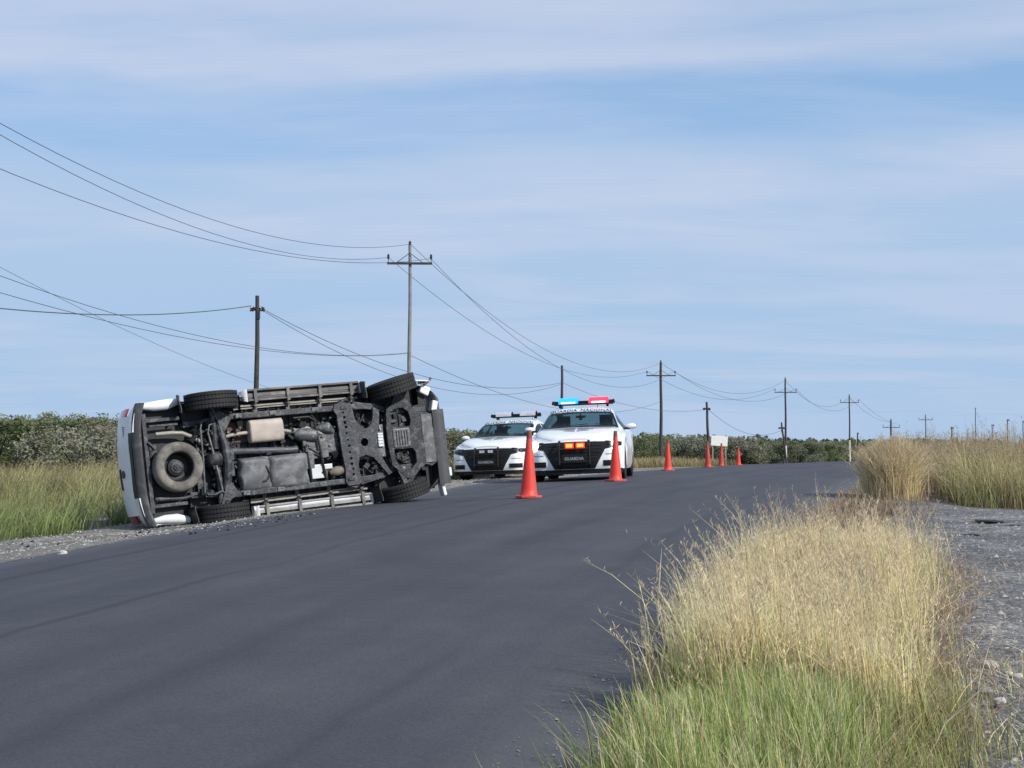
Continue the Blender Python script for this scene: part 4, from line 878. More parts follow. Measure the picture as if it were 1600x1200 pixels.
# ------------------------------------------------------------ overhead wires
def wire(A, B, sag, label, r=.011, n=28, fit=None):
    A, B = Vector(A), Vector(B)
    pts = [A.lerp(B, k / n) - Vector((0, 0, 4 * sag * (k / n) * (1 - k / n))) for k in range(n + 1)]
    o = MB().tube([p - A for p in pts], r, 5, cap=True).build('overhead_wire', 'wire', smooth=True); o.location = A
    return tag(o, label, 'wire', 'overhead wires')
def wire_fit(A, Bxy, p1, p2, label, r=.011):
    "from A towards plan position Bxy, end height and sag solved from two sightings"
    A = Vector(A); rows = []; rhs = []
    for px, py in (p1, p2):
        k = (px - 800) / FPX / math.cos(0)    # x/y slope of the sight line (small pitch term ignored)
        t_ = (k * A.y - A.x) / ((Bxy[0] - A.x) - k * (Bxy[1] - A.y)); d = A.y + (Bxy[1] - A.y) * t_; z = at(px, py, d).z
        rows.append((t_, -4 * t_ * (1 - t_))); rhs.append(z - A.z)
    (a_, b_), (c_, d_) = rows; det = a_ * d_ - b_ * c_; dz = (rhs[0] * d_ - b_ * rhs[1]) / det; sag = (a_ * rhs[1] - c_ * rhs[0]) / det
    return wire(A, (Bxy[0], Bxy[1], A.z + dz), sag, label, r, 40)
BX = (-22, 12)
wire_fit(at(638, 382, 73), BX, (386, 360), (0, 196), 'uppermost wire running left from the top of the tall crossarm pole')
wire_fit(at(609, 402, 73), BX, (360, 374), (0, 214), 'middle of the three upper wires running left from the tall crossarm')
wire_fit(at(673, 404, 73), BX, (400, 392), (0, 266), 'lowest of the three upper wires running left from the tall crossarm')
wire_fit(at(638, 551, 73), BX, (393, 541), (0, 432), 'upper thin wire attached halfway up the tall pole, running left', .010)
wire_fit(at(638, 552, 73), BX, (393, 545), (0, 458), 'lower thin wire attached halfway up the tall pole, running left', .010)
wire_fit(at(392, 478, 75), (-28, 30), (180, 492), (0, 482), 'thick black cable running left from the thick armless pole', .022)
wire_fit(at(430, 609, 100), (-26, 20), (393, 597), (0, 419), 'thin guy wire slanting down to the right behind the SUV', .010)
def between(p, dp, q, dq, mid, label, r=.013):
    A, B = at(*p, dp), at(*q, dq); best = None
    lo_, hi_ = 0., 12.
    def yat(s_):
        bestd = None
        for k in range(101):
            t_ = k / 100; P_ = A.lerp(B, t_) - Vector((0, 0, 4 * s_ * t_ * (1 - t_))); v = P_ - Vector((0, 0, 1.5)); z = v.dot(_F); x = 800 + FPX * v.x / z; y = 600 - FPX * v.dot(_U) / z
            if bestd is None or abs(x - mid[0]) < bestd[0]: bestd = (abs(x - mid[0]), y)
        return bestd[1]
    for _i in range(14):
        m_ = (lo_ + hi_) / 2
        if yat(m_) < mid[1]: lo_ = m_
        else: hi_ = m_
    return wire(A, B, (lo_ + hi_) / 2, label, r)
between((643, 383), 73, (1030, 568), 140, (870, 556), 'top wire sweeping down from the tall crossarm pole to the next pole', .012)
between((609, 404), 73, (1011, 580), 140, (790, 536), 'wire from the left end of the tall crossarm down to the braced crossarm', .012)
between((674, 405), 73, (1053, 580), 140, (850, 560), 'wire from the right end of the tall crossarm down to the braced crossarm', .012)
between((643, 556), 73, (1031, 628), 140, (760, 606), 'low wire sagging from the tall pole towards the braced crossarm pole')
between((409, 482), 75, (877, 598), 118, (590, 566), 'cable from the thick armless pole down to the pole behind the beacon', .016)
between((409, 484), 75, (877, 600), 118, (620, 588), 'second cable strung below the first from the thick armless pole', .014)
between((879, 598), 118, (1103, 640), 145, (960, 628), 'cable from the pole behind the beacon to the leaning armless pole', .014)
between((1034, 568), 140, (1227, 594), 185, (1100, 604), 'top wire between the braced crossarm pole and the next', .016)
between((1011, 580), 140, (1211, 607), 185, (1110, 622), 'left arm wire between the braced crossarm pole and the next', .016)
between((1053, 580), 140, (1243, 607), 185, (1150, 625), 'right arm wire between the braced crossarm pole and the next', .016)
between((1105, 638), 145, (1221, 672), 180, (1145, 668), 'cable running right and down from the leaning armless pole', .018)
between((1227, 594), 185, (1327, 620), 225, (1280, 634), 'top wire leaving the crossarm pole with the leaning foot pole', .018)
between((1243, 607), 185, (1342, 624), 225, (1290, 640), 'arm wire leaving the crossarm pole with the leaning foot pole', .018)
between((1327, 620), 225, (1392, 660), 250, (1362, 650), 'wire from the whitewashed pole to the short crossarm pole', .018)
between((1342, 624), 225, (1404, 663), 250, (1376, 652), 'arm wire from the whitewashed pole to the short crossarm pole', .018)

# ------------------------------------------------------------ white roadside sign
d = 95; p = at(1124, 689, d); c = thing('roadside_sign', 'small white board sign standing in the scrub behind the cones', 'sign', (p.x, p.y, G(p.x, p.y)))
hb = p.z - G(p.x, p.y)
MB().box((0, 0, hb), (1.02, .04, .62), Matrix.Rotation(R_(4), 3, 'Y')).build('panel', 'sign', c, bevel=.01)
for s_ in (-1, 1): MB().box((s_ * .4, .05, hb / 2 - .1), (.06, .06, hb + .2)).build('post', 'post', c)
# pale fence posts on the left
for px, top, bot, lb in ((10, 699, 722, 'pale crumbling fence post in the grass at the left edge'), (70, 698, 716, 'pale fence post in the grass beside the grey bush')):
    d = 42; tp = at(px, top, d); g0 = G(tp.x, tp.y)
    c = thing('fence_post', lb, 'fence post', (tp.x, tp.y, g0)); MB().box((0, 0, (tp.z - g0) / 2), (.15, .14, tp.z - g0), Matrix.Rotation(R_(3), 3, 'Y')).build('post', 'post', c, bevel=.02)
    MB().box((.02, 0, tp.z - g0 - .02), (.20, .18, .12)).build('cap', 'stone', c, bevel=.03)

# ------------------------------------------------------------ stones, debris
def rock(px, py, size, label, m='stone', flat=.6, seed=1, name='stone', cat='stone'):
    y = 8.
    for _i in range(30):   # walk to where that sight line meets the ground
        p_ = at(px, py, y); g_ = G(p_.x, p_.y); y = y + (p_.z - g_) / max(.02, (1.5 - p_.z) / y) * .6; y = min(60, max(4, y))
    p_ = at(px, py, y); rr = random.Random(seed); bm = bmesh.new(); bmesh.ops.create_icosphere(bm, subdivisions=2, radius=.5)
    for v in bm.verts: v.co *= 1 + rr.uniform(-.2, .2); v.co.z *= flat; v.co.x *= 1.25
    size *= .85; vs = [tuple(v.co * size) for v in bm.verts]; bm.verts.index_update(); fs = [tuple(v.index for v in f.verts) for f in bm.faces]; bm.free()
    o = MB().add(vs, fs).build(name, m, smooth=60); o.location = (p_.x, p_.y, G(p_.x, p_.y) + size * flat * .30); o.rotation_euler = (0, 0, rr.uniform(0, 3)); tag(o, label, cat, 'stones on the gravel'); return o
for i, (px, py, s_, lb, m_) in enumerate(((1562, 1099, .075, 'smooth pale stone on the gravel near the lower right corner', 'stone'), (1545, 1044, .10, 'rounded pale stone casting a dark shadow, below the ruts', 'stone'), (1576, 1054, .05, 'small pale stone right of the rounded one', 'stone'),
        (1540, 1084, .08, 'flat grey stone half sunk in gravel left of the smooth pale stone', 'stonegrey'), (1550, 985, .07, 'jagged whitish stone near the dark rut', 'stone'), (1520, 1050, .06, 'dark stone at the edge of the dry grass', 'stonegrey'), (1590, 1060, .07, 'pale stone cut by the right edge of the frame', 'stone'),
        (1500, 1012, .05, 'dark stone among the litter left of the rut', 'stonegrey'), (1572, 1018, .06, 'flat pale stone right of the dark lumps', 'stone'), (98, 866, .10, 'small white stone on the shoulder near the road edge at left', 'stone'), (163, 815, .13, 'white scrap on the shoulder by the SUV tailgate', 'sign'), (123, 832, .07, 'small pale stone on the left shoulder below the shadow', 'stone'))): rock(px, py, s_, lb, m_, seed=i + 5)
def debris(px, py, size, label, seed, m='black'):
    o = rock(px, py, size, label, m, flat=.12, seed=seed, name='debris', cat='debris'); o['group'] = 'dark scraps on the gravel'; return o
for i, (px, py, s_, lb) in enumerate(((1545, 816, .36, 'long dark strip of torn tyre on the far gravel'), (1588, 823, .30, 'second dark rubber strip touching the right edge'), (1514, 837, .26, 'small flat dark scrap left of the rubber strips'), (1543, 917, .20, 'dark scrap in the middle of the gravel'), (1465, 884, .10, 'tiny dark lump near the tall grass'), (1486, 885, .10, 'tiny dark lump right of its twin'), (1493, 970, .16, 'dark bent scrap beside the litter'),
        (212, 826, .22, 'black broken plastic piece under the SUV bumper corner'), (150, 843, .10, 'small black scrap on the left shoulder'), (232, 830, .09, 'tiny black fragment just right of the broken bumper plastic'), (188, 836, .07, 'tiny black fragment left of the broken bumper plastic'), (1575, 1020, .10, 'dark lump by the flat pale stone'))): debris(px, py, s_, lb, i + 40)
# loose gravel stones: countless
def pebbles(name, us_, ys_, n, smin, smax, m, label, seed):
    r = np.random.default_rng(seed); yy = r.uniform(*ys_, n); uu = r.uniform(*us_, n); xx = edgeL(yy) + uu; s = r.uniform(smin, smax, n) ** 1 * (.6 + .8 * r.random(n) ** 3)
    base = np.array([(1, 0, 0), (-.5, .8, 0), (-.6, -.75, 0), (0, .1, .75), (.3, -.2, -.5)]); f = np.array([(0, 1, 3), (1, 2, 3), (2, 0, 3), (0, 1, 4), (1, 2, 4), (2, 0, 4)])
    a = r.uniform(0, 6.28, n); c_, s2 = np.cos(a), np.sin(a); jit = 1 + r.uniform(-.3, .3, (n, 5, 1)); B = base[None] * jit
    V = np.stack([B[..., 0] * c_[:, None] - B[..., 1] * s2[:, None], B[..., 0] * s2[:, None] + B[..., 1] * c_[:, None], B[..., 2]], -1) * s[:, None, None]
    V += np.stack([xx, yy, gz(xx, yy, True) + .008], -1)[:, None]; Fq = (f[None] + (np.arange(n) * 5)[:, None, None]).reshape(-1, 3)
    o = np_mesh(name, V.reshape(-1, 3), Fq, m, smooth=False); tag(o, kind='stuff', label=label, cat=None); o['category'] = 'gravel'; return o
pebbles('loose_gravel', (ROADW + 1.2, ROADW + 9), (3.5, 20), 17000, .004, .022, M['stonegrey'], 'loose grey stones scattered over the pull-off', 11)
pebbles('pale_gravel', (ROADW + 1.2, ROADW + 9), (3.5, 20), 3600, .004, .024, M['stone'], 'pale stones scattered over the pull-off', 12)
pebbles('shoulder_gravel', (-3.2, -.02), (12, 45), 7000, .006, .022, M['stone'], 'pale stones scattered along the left shoulder', 13)

pebbles('edge_crumbs', (-.25, .28), (12, 40), 2600, .004, .014, M['stonegrey'], 'stone crumbs spilled along the left asphalt edge', 14)
pebbles('right_edge_crumbs', (ROADW - .35, ROADW + .1), (4, 30), 2200, .003, .010, M['stonegrey'], 'stone crumbs along the right asphalt edge', 15)
pebbles('glass_crumbs', (-2.6, .9), (17.6, 20.6), 260, .006, .020, M['lampclear'], 'crumbs of broken glass scattered by the overturned SUV', 16)
pebbles('plastic_crumbs', (-2.6, 1.2), (17.4, 20.6), 120, .008, .030, M['black'], 'small black plastic splinters scattered by the overturned SUV', 17)

# ------------------------------------------------------------ grass
def grass(name, X, Y, H, lean, width, c_base, c_mid, c_tip, label, seed, heads=0., headcol=(.30, .22, .15), split=(.35, .75), wind=(-.25, 0), headlen=.3, spk=7):
    r = np.random.default_rng(seed); n = len(X); H = H * (1 + .16 * np.sin(X * 5.1 + 2 * np.sin(Y * 2.3)) * np.cos(Y * 3.7 + X * 1.9) + .08 * np.sin(X * 17 + Y * 11)); Z0 = gz(X, Y, True) - .01
    az = r.uniform(0, 2 * np.pi, n); ln = np.abs(r.normal(0, lean, n)); bx = np.cos(az) * ln + wind[0] * r.uniform(.2, 1, n); by = np.sin(az) * ln + wind[1] * r.uniform(.2, 1, n)
    fa = r.uniform(0, np.pi, n); wx, wy = np.cos(fa), np.sin(fa)
    lv = np.array([0, .4, .75, 1.0]); wv = np.array([1, .9, .6, 0.08]); V = np.zeros((n, 8, 3)); Cc = np.zeros((n, 8, 3))
    bright = (.5 + .95 * r.random(n) ** .8)[:, None]; width = width * r.uniform(.6, 1.5, n); hue = r.normal(0, .06, (n, 3))
    cb, cm_, ct = (np.asarray(q, float) if np.ndim(q) > 1 else np.tile(q, (n, 1)) for q in (c_base, c_mid, c_tip))
    for k, (t_, ww) in enumerate(zip(lv, wv)):
        cx = X + bx * H * t_ ** 1.8; cyy = Y + by * H * t_ ** 1.8; cz = Z0 + H * t_ * (1 - .25 * np.minimum(1, ln) * t_)
        col = cb + (cm_ - cb) * min(1, t_ / split[1]) if t_ < split[1] else cm_ + (ct - cm_) * (t_ - split[1]) / (1 - split[1])
        col = np.clip(col * bright * (1 + hue), .004, .9)
        for s_, q in ((-1, 2 * k), (1, 2 * k + 1)):
            V[:, q] = np.stack([cx + s_ * wx * width * ww / 2, cyy + s_ * wy * width * ww / 2, cz], -1); Cc[:, q] = col
    f = np.array([(0, 1, 3, 2), (2, 3, 5, 4), (4, 5, 7, 6)]); Fq = (f[None] + (np.arange(n) * 8)[:, None, None]).reshape(-1, 4)
    Vs, Cs, Fs = [V.reshape(-1, 3)], [Cc.reshape(-1, 3)], [Fq]; off = n * 8
    if heads > 0:
        idx = np.nonzero(r.random(n) < heads)[0]; m_ = len(idx); K = spk
        tt = 1 - headlen * r.random((m_, K)); hx = X[idx, None] + bx[idx, None] * H[idx, None] * tt ** 1.8; hy = Y[idx, None] + by[idx, None] * H[idx, None] * tt ** 1.8; hz = Z0[idx, None] + H[idx, None] * tt * (1 - .25 * np.minimum(1, ln[idx, None]) * tt)
        a = r.uniform(0, 6.28, (m_, K)); el = r.uniform(.5, 1.25, (m_, K)); Ls = width[idx, None] * 0 + r.uniform(.018, .05, (m_, K)) * (H[idx, None] / .6)
        dx, dy, dz = np.cos(a) * np.cos(el) * Ls, np.sin(a) * np.cos(el) * Ls, np.sin(el) * Ls; w2 = width[idx, None] * .55
        P = np.stack([np.stack([hx - w2 * np.sin(a) * .3, hy, hz], -1), np.stack([hx + dx * .5 + w2 * .7, hy + dy * .5, hz + dz * .5], -1), np.stack([hx + dx, hy + dy, hz + dz], -1), np.stack([hx + dx * .5 - w2 * .7, hy + dy * .5, hz + dz * .5], -1)], 2).reshape(-1, 3)
        hc = np.clip(np.asarray(headcol)[None] * r.uniform(.65, 1.35, (m_ * K, 1)), 0, 1); Cs.append(np.repeat(hc, 4, 0)); Vs.append(P); q = np.arange(m_ * K * 4).reshape(-1, 4) + off; Fs.append(q)
    o = np_mesh(name, np.concatenate(Vs), np.concatenate(Fs), M['grass'], smooth=False, attr=np.concatenate(Cs)); tag(o, label, None, None, 'stuff'); o['category'] = 'grass'; return o
def tufted(n, xy0, spread, r, ntuft):
    cx, cy = xy0(ntuft, r); k = r.integers(0, ntuft, n); sp = spread * r.uniform(.6, 1.9, ntuft)[k]; return cx[k] + r.normal(0, 1, n) * sp, cy[k] + r.normal(0, 1, n) * sp, k
STRAW = (.78, .66, .38); STRAW2 = (.86, .76, .50); GREEN = (.245, .315, .09); OLIVE = (.34, .34, .14); DKG = (.13, .19, .045)
# foreground clump: straw part
r = np.random.default_rng(21)
def verge(y0, y1, a0, a1):
    def f(n, r): y = y0 + (y1 - y0) * r.random(n) ** .8; u = ROADW + a0 + (a1 - a0) * r.random(n); return edgeL(y) + u, y
    return f
x, y, k = tufted(26000, verge(6.8, 12.0, .28, 1.25), .065, r, 200); endf = 1 - .45 * sstep(10.2, 12.3, y)
grass('dry_verge_grass', x, y, r.uniform(.30, .60, 26000) * endf, .24, np.full(26000, .0052), np.array(OLIVE) * .8, STRAW, STRAW2, 'tall straw coloured grass clump on the verge in the foreground', 31, heads=.26, headcol=(.74, .61, .42), wind=(-.16, 0))
x, y, k = tufted(520, verge(7.2, 12.8, .2, 1.35), .10, r, 200)
x2, y2, k2 = tufted(2600, verge(6.4, 12.2, .18, 1.35), .10, r, 150)
grass('shaggy_outer_stems', x2, y2, r.uniform(.30, .62, 2600), .55, np.full(2600, .0050), OLIVE, STRAW, STRAW2, 'shaggy bent stems leaning out of the foreground clump', 38, heads=.7, headcol=(.66, .54, .38), wind=(-.30, 0), spk=10)
grass('tall_seed_stalks', x, y, r.uniform(.52, .74, 520), .28, np.full(520, .0045), STRAW, STRAW, STRAW2, 'sparse taller seed stalks rising from the foreground clump', 32, heads=1., headcol=(.60, .48, .36), wind=(-.2, 0), spk=12)
# green front
x, y, k = tufted(24000, verge(4.3, 7.6, .40, 1.15), .07, r, 200)
cb = np.where(r.random((24000, 1)) < .38, np.array([STRAW]) * .9, np.array([GREEN]) * r.uniform(.7, 1.5, (24000, 1)))
grass('green_verge_grass', x, y, r.uniform(.22, .44, 24000) * (1 - .15 * sstep(5, 7, y)), .34, np.full(24000, .0052), np.array(DKG), cb, cb * 1.35 + .03, 'fresh green grass at the near end of the foreground clump', 33, wind=(-.15, 0))
x, y, k = tufted(5000, verge(4.3, 7.4, .9, 1.5), .09, r, 90)
grass('mixed_verge_grass', x, y, r.uniform(.14, .34, 5000), .5, np.full(5000, .0045), np.array(OLIVE) * .7, OLIVE, STRAW, 'mixed olive and straw tufts at the right foot of the clump', 34, heads=.2)
x, y, k = tufted(5000, verge(6.5, 13, 1.1, 1.6), .10, r, 110)
grass('reddish_litter_grass', x, y, r.uniform(.05, .22, 5000), 1.1, np.full(5000, .004), (.26, .19, .14), (.42, .33, .25), (.52, .43, .33), 'low reddish dry grass litter right of the clump', 35, heads=.3, headcol=(.30, .20, .15))
x, y, k = tufted(700, verge(4.5, 9, 1.4, 2.2), .12, r, 50)
grass('stray_straw', x, y, r.uniform(.04, .15, 700), 1.4, np.full(700, .004), STRAW, STRAW2, STRAW2, 'stray bent straws lying on the gravel edge', 36)
x, y, k = tufted(1500, verge(11, 20, .1, 1.2), .10, r, 60)
grass('sparse_verge_grass', x, y, r.uniform(.06, .26, 1500), .6, np.full(1500, .006), (.2, .15, .1), (.32, .24, .18), STRAW, 'thin dry grass on the verge beyond the clump', 37, heads=.4)
# long bare stalks leaning out
for i, (yy, uu, h_, lx, lb) in enumerate(((7.0, .30, .46, -.45, 'branched pale stalk reaching left from the clump'), (5.2, 1.6, .40, .65, 'bent pale twig leaning right over the gravel'), (4.9, 1.75, .30, -.12, 'short upright pale twig on the gravel'), (6.2, 1.4, .46, .6, 'long forked pale twig leaning right out of the clump'), (5.0, 1.9, .22, .8, 'low pale twig near the smooth stone'))):
    x0 = float(edgeL(yy)) + ROADW + uu; z0 = G(x0, yy); rr = random.Random(i); q = MB()
    pts = [Vector((lx * h_ * (k / 6) ** 1.4 + rr.uniform(-.008, .008), rr.uniform(-.01, .01), h_ * (k / 6) * (1 - .15 * k / 6))) for k in range(7)]
    q.tube(pts, [.0034 - .0004 * k for k in range(7)], 5)
    for k in range(2, 6):
        e = Vector((math.copysign(1, lx) * rr.uniform(.02, .10), rr.uniform(-.05, .05), rr.uniform(.03, .09))); q.tube([pts[k], pts[k] + e * .6, pts[k] + e], [.002, .0016, .001], 4)
    o = q.build('dry_stalk', mat('dry_stalk_straw', (.50, .42, .29), .8)); o.location = (x0, yy, z0); tag(o, lb, 'dry stalk', 'pale stalks around the clump')
# left field
r = np.random.default_rng(22)
def leftf(y0, y1, a0, a1):
    def f(n, r): y = y0 + (y1 - y0) * r.random(n) ** 1.3; u = -(a0 + (a1 - a0) * r.random(n) ** 1.2); return edgeL(y) + u, y
    return f
n = 60000; x, y, k = tufted(n, leftf(17.5, 44, 3.0, 15), .14, r, 900)
pos = sstep(18, 36, y)[:, None]; gcol = np.array([(.20, .26, .10)]) * (1 - pos) + np.array([(.38, .35, .20)]) * pos; gcol = gcol * r.uniform(.6, 1.4, (900, 1))[k]
grass('left_field_grass', x, y, (r.uniform(.22, .52, n) * r.uniform(.6, 1.2, 900)[k] + .18 * sstep(20, 34, y)), .5, np.full(n, .0095), gcol * .55, gcol, gcol * .75 + np.array([(.10, .085, .045)]), 'tall green and straw grass field left of the overturned SUV', 41, heads=.3, headcol=(.33, .27, .14), wind=(.35, 0), spk=5)
# beyond, both sides of the road behind the vehicles
n = 26000; x, y, k = tufted(n, leftf(43, 95, 3.4, 16), .25, r, 700); tone = np.array([(.42, .35, .19)]) * r.uniform(.6, 1.3, (700, 1))[k]
grass('far_left_grass', x, y, r.uniform(.25, .55, n), .4, np.full(n, .022), tone * .5, tone * .8, tone, 'dry grass band along the far left roadside', 42, heads=.2, headcol=(.4, .33, .2), spk=4)
# right clumps
def blob(cx, cy, rx_, ry2):
    def f(n, r): a = r.uniform(0, 6.28, n); q = np.sqrt(r.random(n)); return cx + rx_ * q * np.cos(a), cy + ry2 * q * np.sin(a)
    return f
r = np.random.default_rng(23)
n = 12000; x, y, k = tufted(n, blob(5.36, 21.6, .27, .4), .045, r, 60)
grass('pale_fluffy_clump', x, y, r.uniform(.35, .98, n) * (1 - .42 * np.clip(np.hypot((x - 5.36) / .5, (y - 21.6) / .8), 0, 1.3) ** 2), .34, np.full(n, .0075), (.58, .49, .31), (.72, .62, .39), (.70, .58, .38), 'pale yellow fluffy grass clump at the road edge, in front of the big thicket', 51, heads=.5, headcol=(.47, .38, .26), wind=(-.05, 0))
def rightf(x0, x1, y0, y1):
    def f(n, r): yy = y0 + (y1 - y0) * r.random(n); sh = .28 * (yy - y0); return x0 + sh + (x1 - x0) * r.random(n), yy
    return f
n = 26000; x, y, k = tufted(n, rightf(5.9, 12.5, 20.6, 23.2), .12, r, 330); tq = (r.random((330, 1)) > .62)[k]; tone = np.where(tq, np.array([(.42, .40, .20)]), np.array([(.64, .55, .34)])) * r.uniform(.6, 1.3, (330, 1))[k]
grass('olive_thicket_front', x, y, r.uniform(.22, .80, n) * r.uniform(.75, 1.2, 330)[k], .48, np.full(n, .009), tone * .65, tone, tone * .7 + np.array([(.15, .12, .06)]), 'olive green grass along the front of the right-hand thicket', 52, heads=.3, headcol=(.42, .35, .19), wind=(-.2, 0))
n = 34000; x, y, k = tufted(n, rightf(5.8, 19, 23, 33), .16, r, 500); tn = r.random((500, 1)); tone = (np.array([(.42, .31, .21)]) * tn + np.array([(.64, .53, .33)]) * (1 - tn))[k]
hh = r.uniform(.45, 1.15, n) * r.uniform(.72, 1.05, 500)[k] * (1 + .25 * sstep(8.5, 12, x) - .18 * (1 - sstep(6.4, 8.2, x)))
grass('dry_thicket', x, y, hh * .93, .30, np.full(n, .009), tone * .62, tone * .85, tone + .05, 'high brown and straw grass thicket filling the right side', 53, heads=.55, headcol=(.50, .41, .27), wind=(-.15, 0))
n = 16000; x, y, k = tufted(n, rightf(8.5, 40, 33, 62), .3, r, 500); tone = np.array([(.44, .36, .22)]) * r.uniform(.6, 1.3, (500, 1))[k]
grass('far_right_grass', x, y, r.uniform(.45, .95, n), .3, np.full(n, .022), tone * .5, tone * .8, tone, 'dry grass continuing behind the right-hand thicket', 54, heads=.4, headcol=(.48, .4, .26), spk=4)

# ------------------------------------------------------------ thorn scrub
def shrub_mesh(seed, n, leaf, col, dark, W=1.3, Hh=2.0, K=60):
    r = np.random.default_rng(seed); a = r.uniform(0, 6.28, K); q = np.sqrt(r.random(K)); cz = r.uniform(.15, .88, K) * Hh
    lim = W * np.sqrt(np.maximum(.1, 1 - ((cz / Hh - .45) / .62) ** 2)); cx, cy = np.cos(a) * q * lim, np.sin(a) * q * lim; cr = r.uniform(.16, .42, K)
    k = r.integers(0, K, n); d = r.normal(0, 1, (n, 3)); d /= np.linalg.norm(d, axis=1)[:, None]; rad = cr[k] * r.random(n) ** .4
    C = np.stack([cx[k], cy[k], cz[k]], -1) + d * rad[:, None]; C[:, 2] = np.maximum(.03, C[:, 2])
    u = r.normal(0, 1, (n, 3)); u /= np.linalg.norm(u, axis=1)[:, None]; v = np.cross(u, r.normal(0, 1, (n, 3))); v /= np.linalg.norm(v, axis=1)[:, None]; s = leaf * r.uniform(.5, 1.3, n)[:, None]
    V = np.stack([C - u * s, C + v * s * .45, C + u * s, C - v * s * .45], 1).reshape(-1, 3); tone = r.random((K, 1))[k]
    cc = (np.asarray(col)[None] * (1 - tone) + np.asarray(dark)[None] * tone) * r.uniform(.82, 1.18, (n, 1)); return V, np.repeat(cc, 4, 0)
GREY = (.28, .30, .215); GD = (.155, .175, .105); DG = (.15, .18, .085); DD = (.07, .09, .045); BR = (.29, .27, .21)
protos = []
for i, (col, dk, W, Hh) in enumerate(((GREY, GD, 1.3, 1.8), (DG, DD, 1.4, 1.9), (BR, GD, 1.2, 1.6), ((.24, .27, .15), DG, 1.5, 2.0), (GREY, BR, 1.5, 1.7))):
    V, C_ = shrub_mesh(60 + i, 9500, .050, col, dk, W, Hh); Fq = np.arange(len(V)).reshape(-1, 4)
    o = np_mesh('foliage', V, Fq, M['leaf'], smooth=False, attr=C_); st_ = MB(); rr = random.Random(i)
    for k in range(14):
        a_ = rr.uniform(0, 6.28); R0 = rr.uniform(.3, .9) * W; st_.tube([(0, 0, -.05), (math.cos(a_) * R0 * .35, math.sin(a_) * R0 * .35, Hh * .35), (math.cos(a_) * R0, math.sin(a_) * R0, Hh * rr.uniform(.6, .95))], [.035, .022, .006], 5)
    s2 = st_.build('stem', 'wood'); protos.append((o.data, s2.data, Hh)); bpy.data.objects.remove(o); bpy.data.objects.remove(s2)
KL = ['silvery grey green thorn bush', 'dark green dense thorn bush', 'brownish twiggy bush', 'mid green rounded bush', 'pale grey brushy shrub']
def shrub(px, top, d, kind, wfac, label, group=None):
    p_ = at(px, top, d); g0 = G(p_.x, p_.y); h_ = p_.z - g0; fo, stm, Hh = protos[kind]; s_ = h_ / Hh
    c = thing('thorn_bush', label, 'bush', (p_.x, p_.y, g0), random.uniform(0, 6.28), group); c.scale = (s_ * wfac, s_ * wfac, s_)
    for nm, me in (('foliage', fo), ('stem', stm)):
        o = bpy.data.objects.new(nm, me); COL.objects.link(o); o.parent = c
    return c
shrub(130, 662, 36, 4, 1.15, 'grey twiggy bush nearest the tailgate of the overturned SUV')
shrub(40, 655, 40, 1, 1.4, 'dark green bush at the far left behind the grass')
shrub(-15, 652, 38, 1, 1.3, 'dark green bush cut by the left edge of the frame')
shrub(88, 652, 46, 0, 1.3, 'silvery bush above the second fence post')
shrub(172, 650, 48, 2, 1.2, 'brownish bush half hidden by the SUV tailgate')
shrub(708, 672, 55, 2, 1.2, 'sunlit brownish bush between the SUV nose and the parked police car')
shrub(1006, 676, 146, 3, 1.2, 'green bush just right of the lit police car flank')
topy = lambda px: float(np.interp(px, [-100, 0, 180, 700, 1000, 1160, 1350, 1600, 1800], [645, 646, 649, 669, 677, 680, 686, 686, 686]))
rr = random.Random(9)
marks = [(1032, 'the braced crossarm pole'), (1075, 'the gap between the third and fourth cones'), (1104, 'the leaning armless pole'), (1126, 'the white sign'), (1153, 'the farthest cone'), (1190, 'the end of the cone row'), (1227, 'the pole with the leaning foot pole'), (1275, 'the road crest, midway between two crossarm poles'), (1327, 'the whitewashed pole'), (1365, 'the pale fluffy grass clump')]
kp = (0, 1, 2, 3, 4)
for i, (mx_, mn) in enumerate(marks):
    for q, (off, wd) in enumerate(((-13, 'just left of'), (3, 'right behind'), (17, 'just right of'))):
        px = mx_ + off + rr.uniform(-3, 3); d = rr.uniform(145, 172) if px < 1160 else (rr.uniform(192, 215) if px < 1262 else rr.uniform(235, 262)); kind = kp[(i * 3 + q * 2 + i // 2) % 5]
        p_ = at(px, 700, d)
        pass
        shrub(px, topy(px) + rr.uniform(0, 14), d, kind, rr.uniform(1.1, 1.7), '%s %s %s' % (KL[kind], wd, mn), 'bushes of the scrub belt')
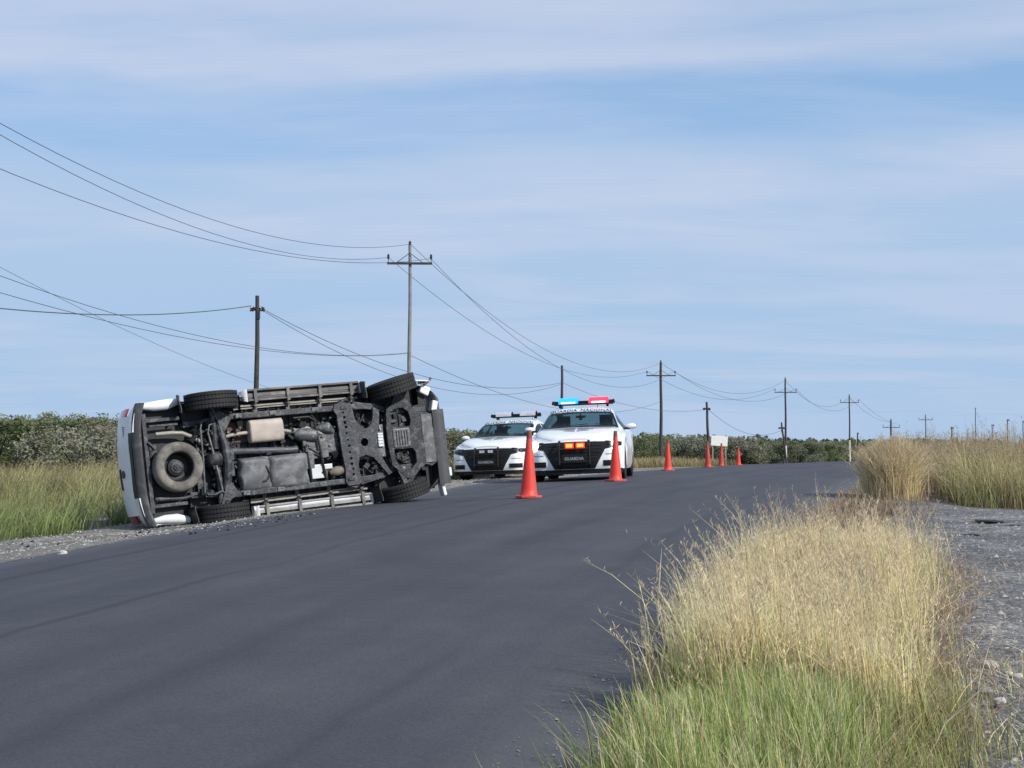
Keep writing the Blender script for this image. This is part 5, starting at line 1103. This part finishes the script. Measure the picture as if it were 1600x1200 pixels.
for px, d, kind, lb in ((-40, 60, 0, 'silvery bush beyond the left edge, behind the dark ones'), (15, 62, 2, 'brownish bush showing above the dark bush at the far left'), (62, 66, 3, 'mid green bush behind the two fence posts'), (112, 70, 0, 'silvery bush rising behind the grey twiggy one'), (150, 64, 3, 'mid green bush top left of the tailgate'),
        (700, 80, 0, 'silvery bush behind the nose of the overturned SUV'), (722, 88, 1, 'dark bush above the mirror of the parked police car'), (690, 95, 3, 'green bush partly behind the SUV bumper'), (995, 150, 4, 'pale shrub touching the mirror of the lit police car')):
    shrub(px, topy(px) + rr.uniform(-4, 14), d, kind, rr.uniform(.8, 1.3), lb, 'bushes of the scrub belt')
# far scrub: one mass
Vs, Cs = [], []
r = np.random.default_rng(77); cnt = 0
tries = 0
while cnt < 560 and tries < 4000:
    tries += 1
    px = r.uniform(-150, 1750); d = r.uniform(88, 300) if px < 985 else r.uniform(175 if px < 1160 else (216 if px < 1262 else 262), 420); p_ = at(px, 700, d); u_ = p_.x - float(edgeL(d))
    if -4 < u_ < 12 and d < 420: continue
    g0 = G(p_.x, p_.y); depthf = min(1, (d - 85) / 245); tp = topy(px) + r.uniform(-7, 14) + 18 * (1 - depthf) * r.random(); h_ = at(px, tp, d).z - g0
    if h_ < .6: continue
    pal = [(GREY, GD), (DG, DD), (BR, GD), ((.24, .27, .15), DG)][r.integers(0, 4)]
    V, C_ = shrub_mesh(int(r.integers(1e6)), 520, .17 + .0006 * d, *pal, W=min(3.2, h_ * r.uniform(.6, 1.0)) , Hh=h_, K=26); Vs.append(V + np.array([[p_.x, p_.y, g0]])); Cs.append(C_); cnt += 1
V = np.concatenate(Vs); o = np_mesh('far_thornscrub', V, np.arange(len(V)).reshape(-1, 4), M['leaf'], smooth=False, attr=np.concatenate(Cs)); tag(o, 'distant grey green thornscrub reaching the horizon', None, None, 'stuff'); o['category'] = 'scrub'
# low hill line closing the view
hv = []; px_l = np.linspace(-900, 2600, 160)
for q in px_l:
    for k, zf in enumerate((0, .55, 1)):
        p_ = at(q, 700, 1500 + 250 * k); top = at(q, topy(q) + 8 + 1.5 * math.sin(q * .013) + math.sin(q * .041), 1500 + 250 * k).z; hv.append((p_.x, p_.y, G(0, 1500) - 4 + (top - G(0, 1500) + 4) * zf))
hm = ground_mat('scrubby_hill', [(.36, (.05, .06, .035)), (.52, (.10, .11, .07)), (.68, (.17, .17, .12))], .02, .12, .3)
o = np_mesh('hills', np.array(hv), gridfaces(len(px_l), 3), hm); tag(o, kind='structure', label='low scrub covered rise on the horizon')
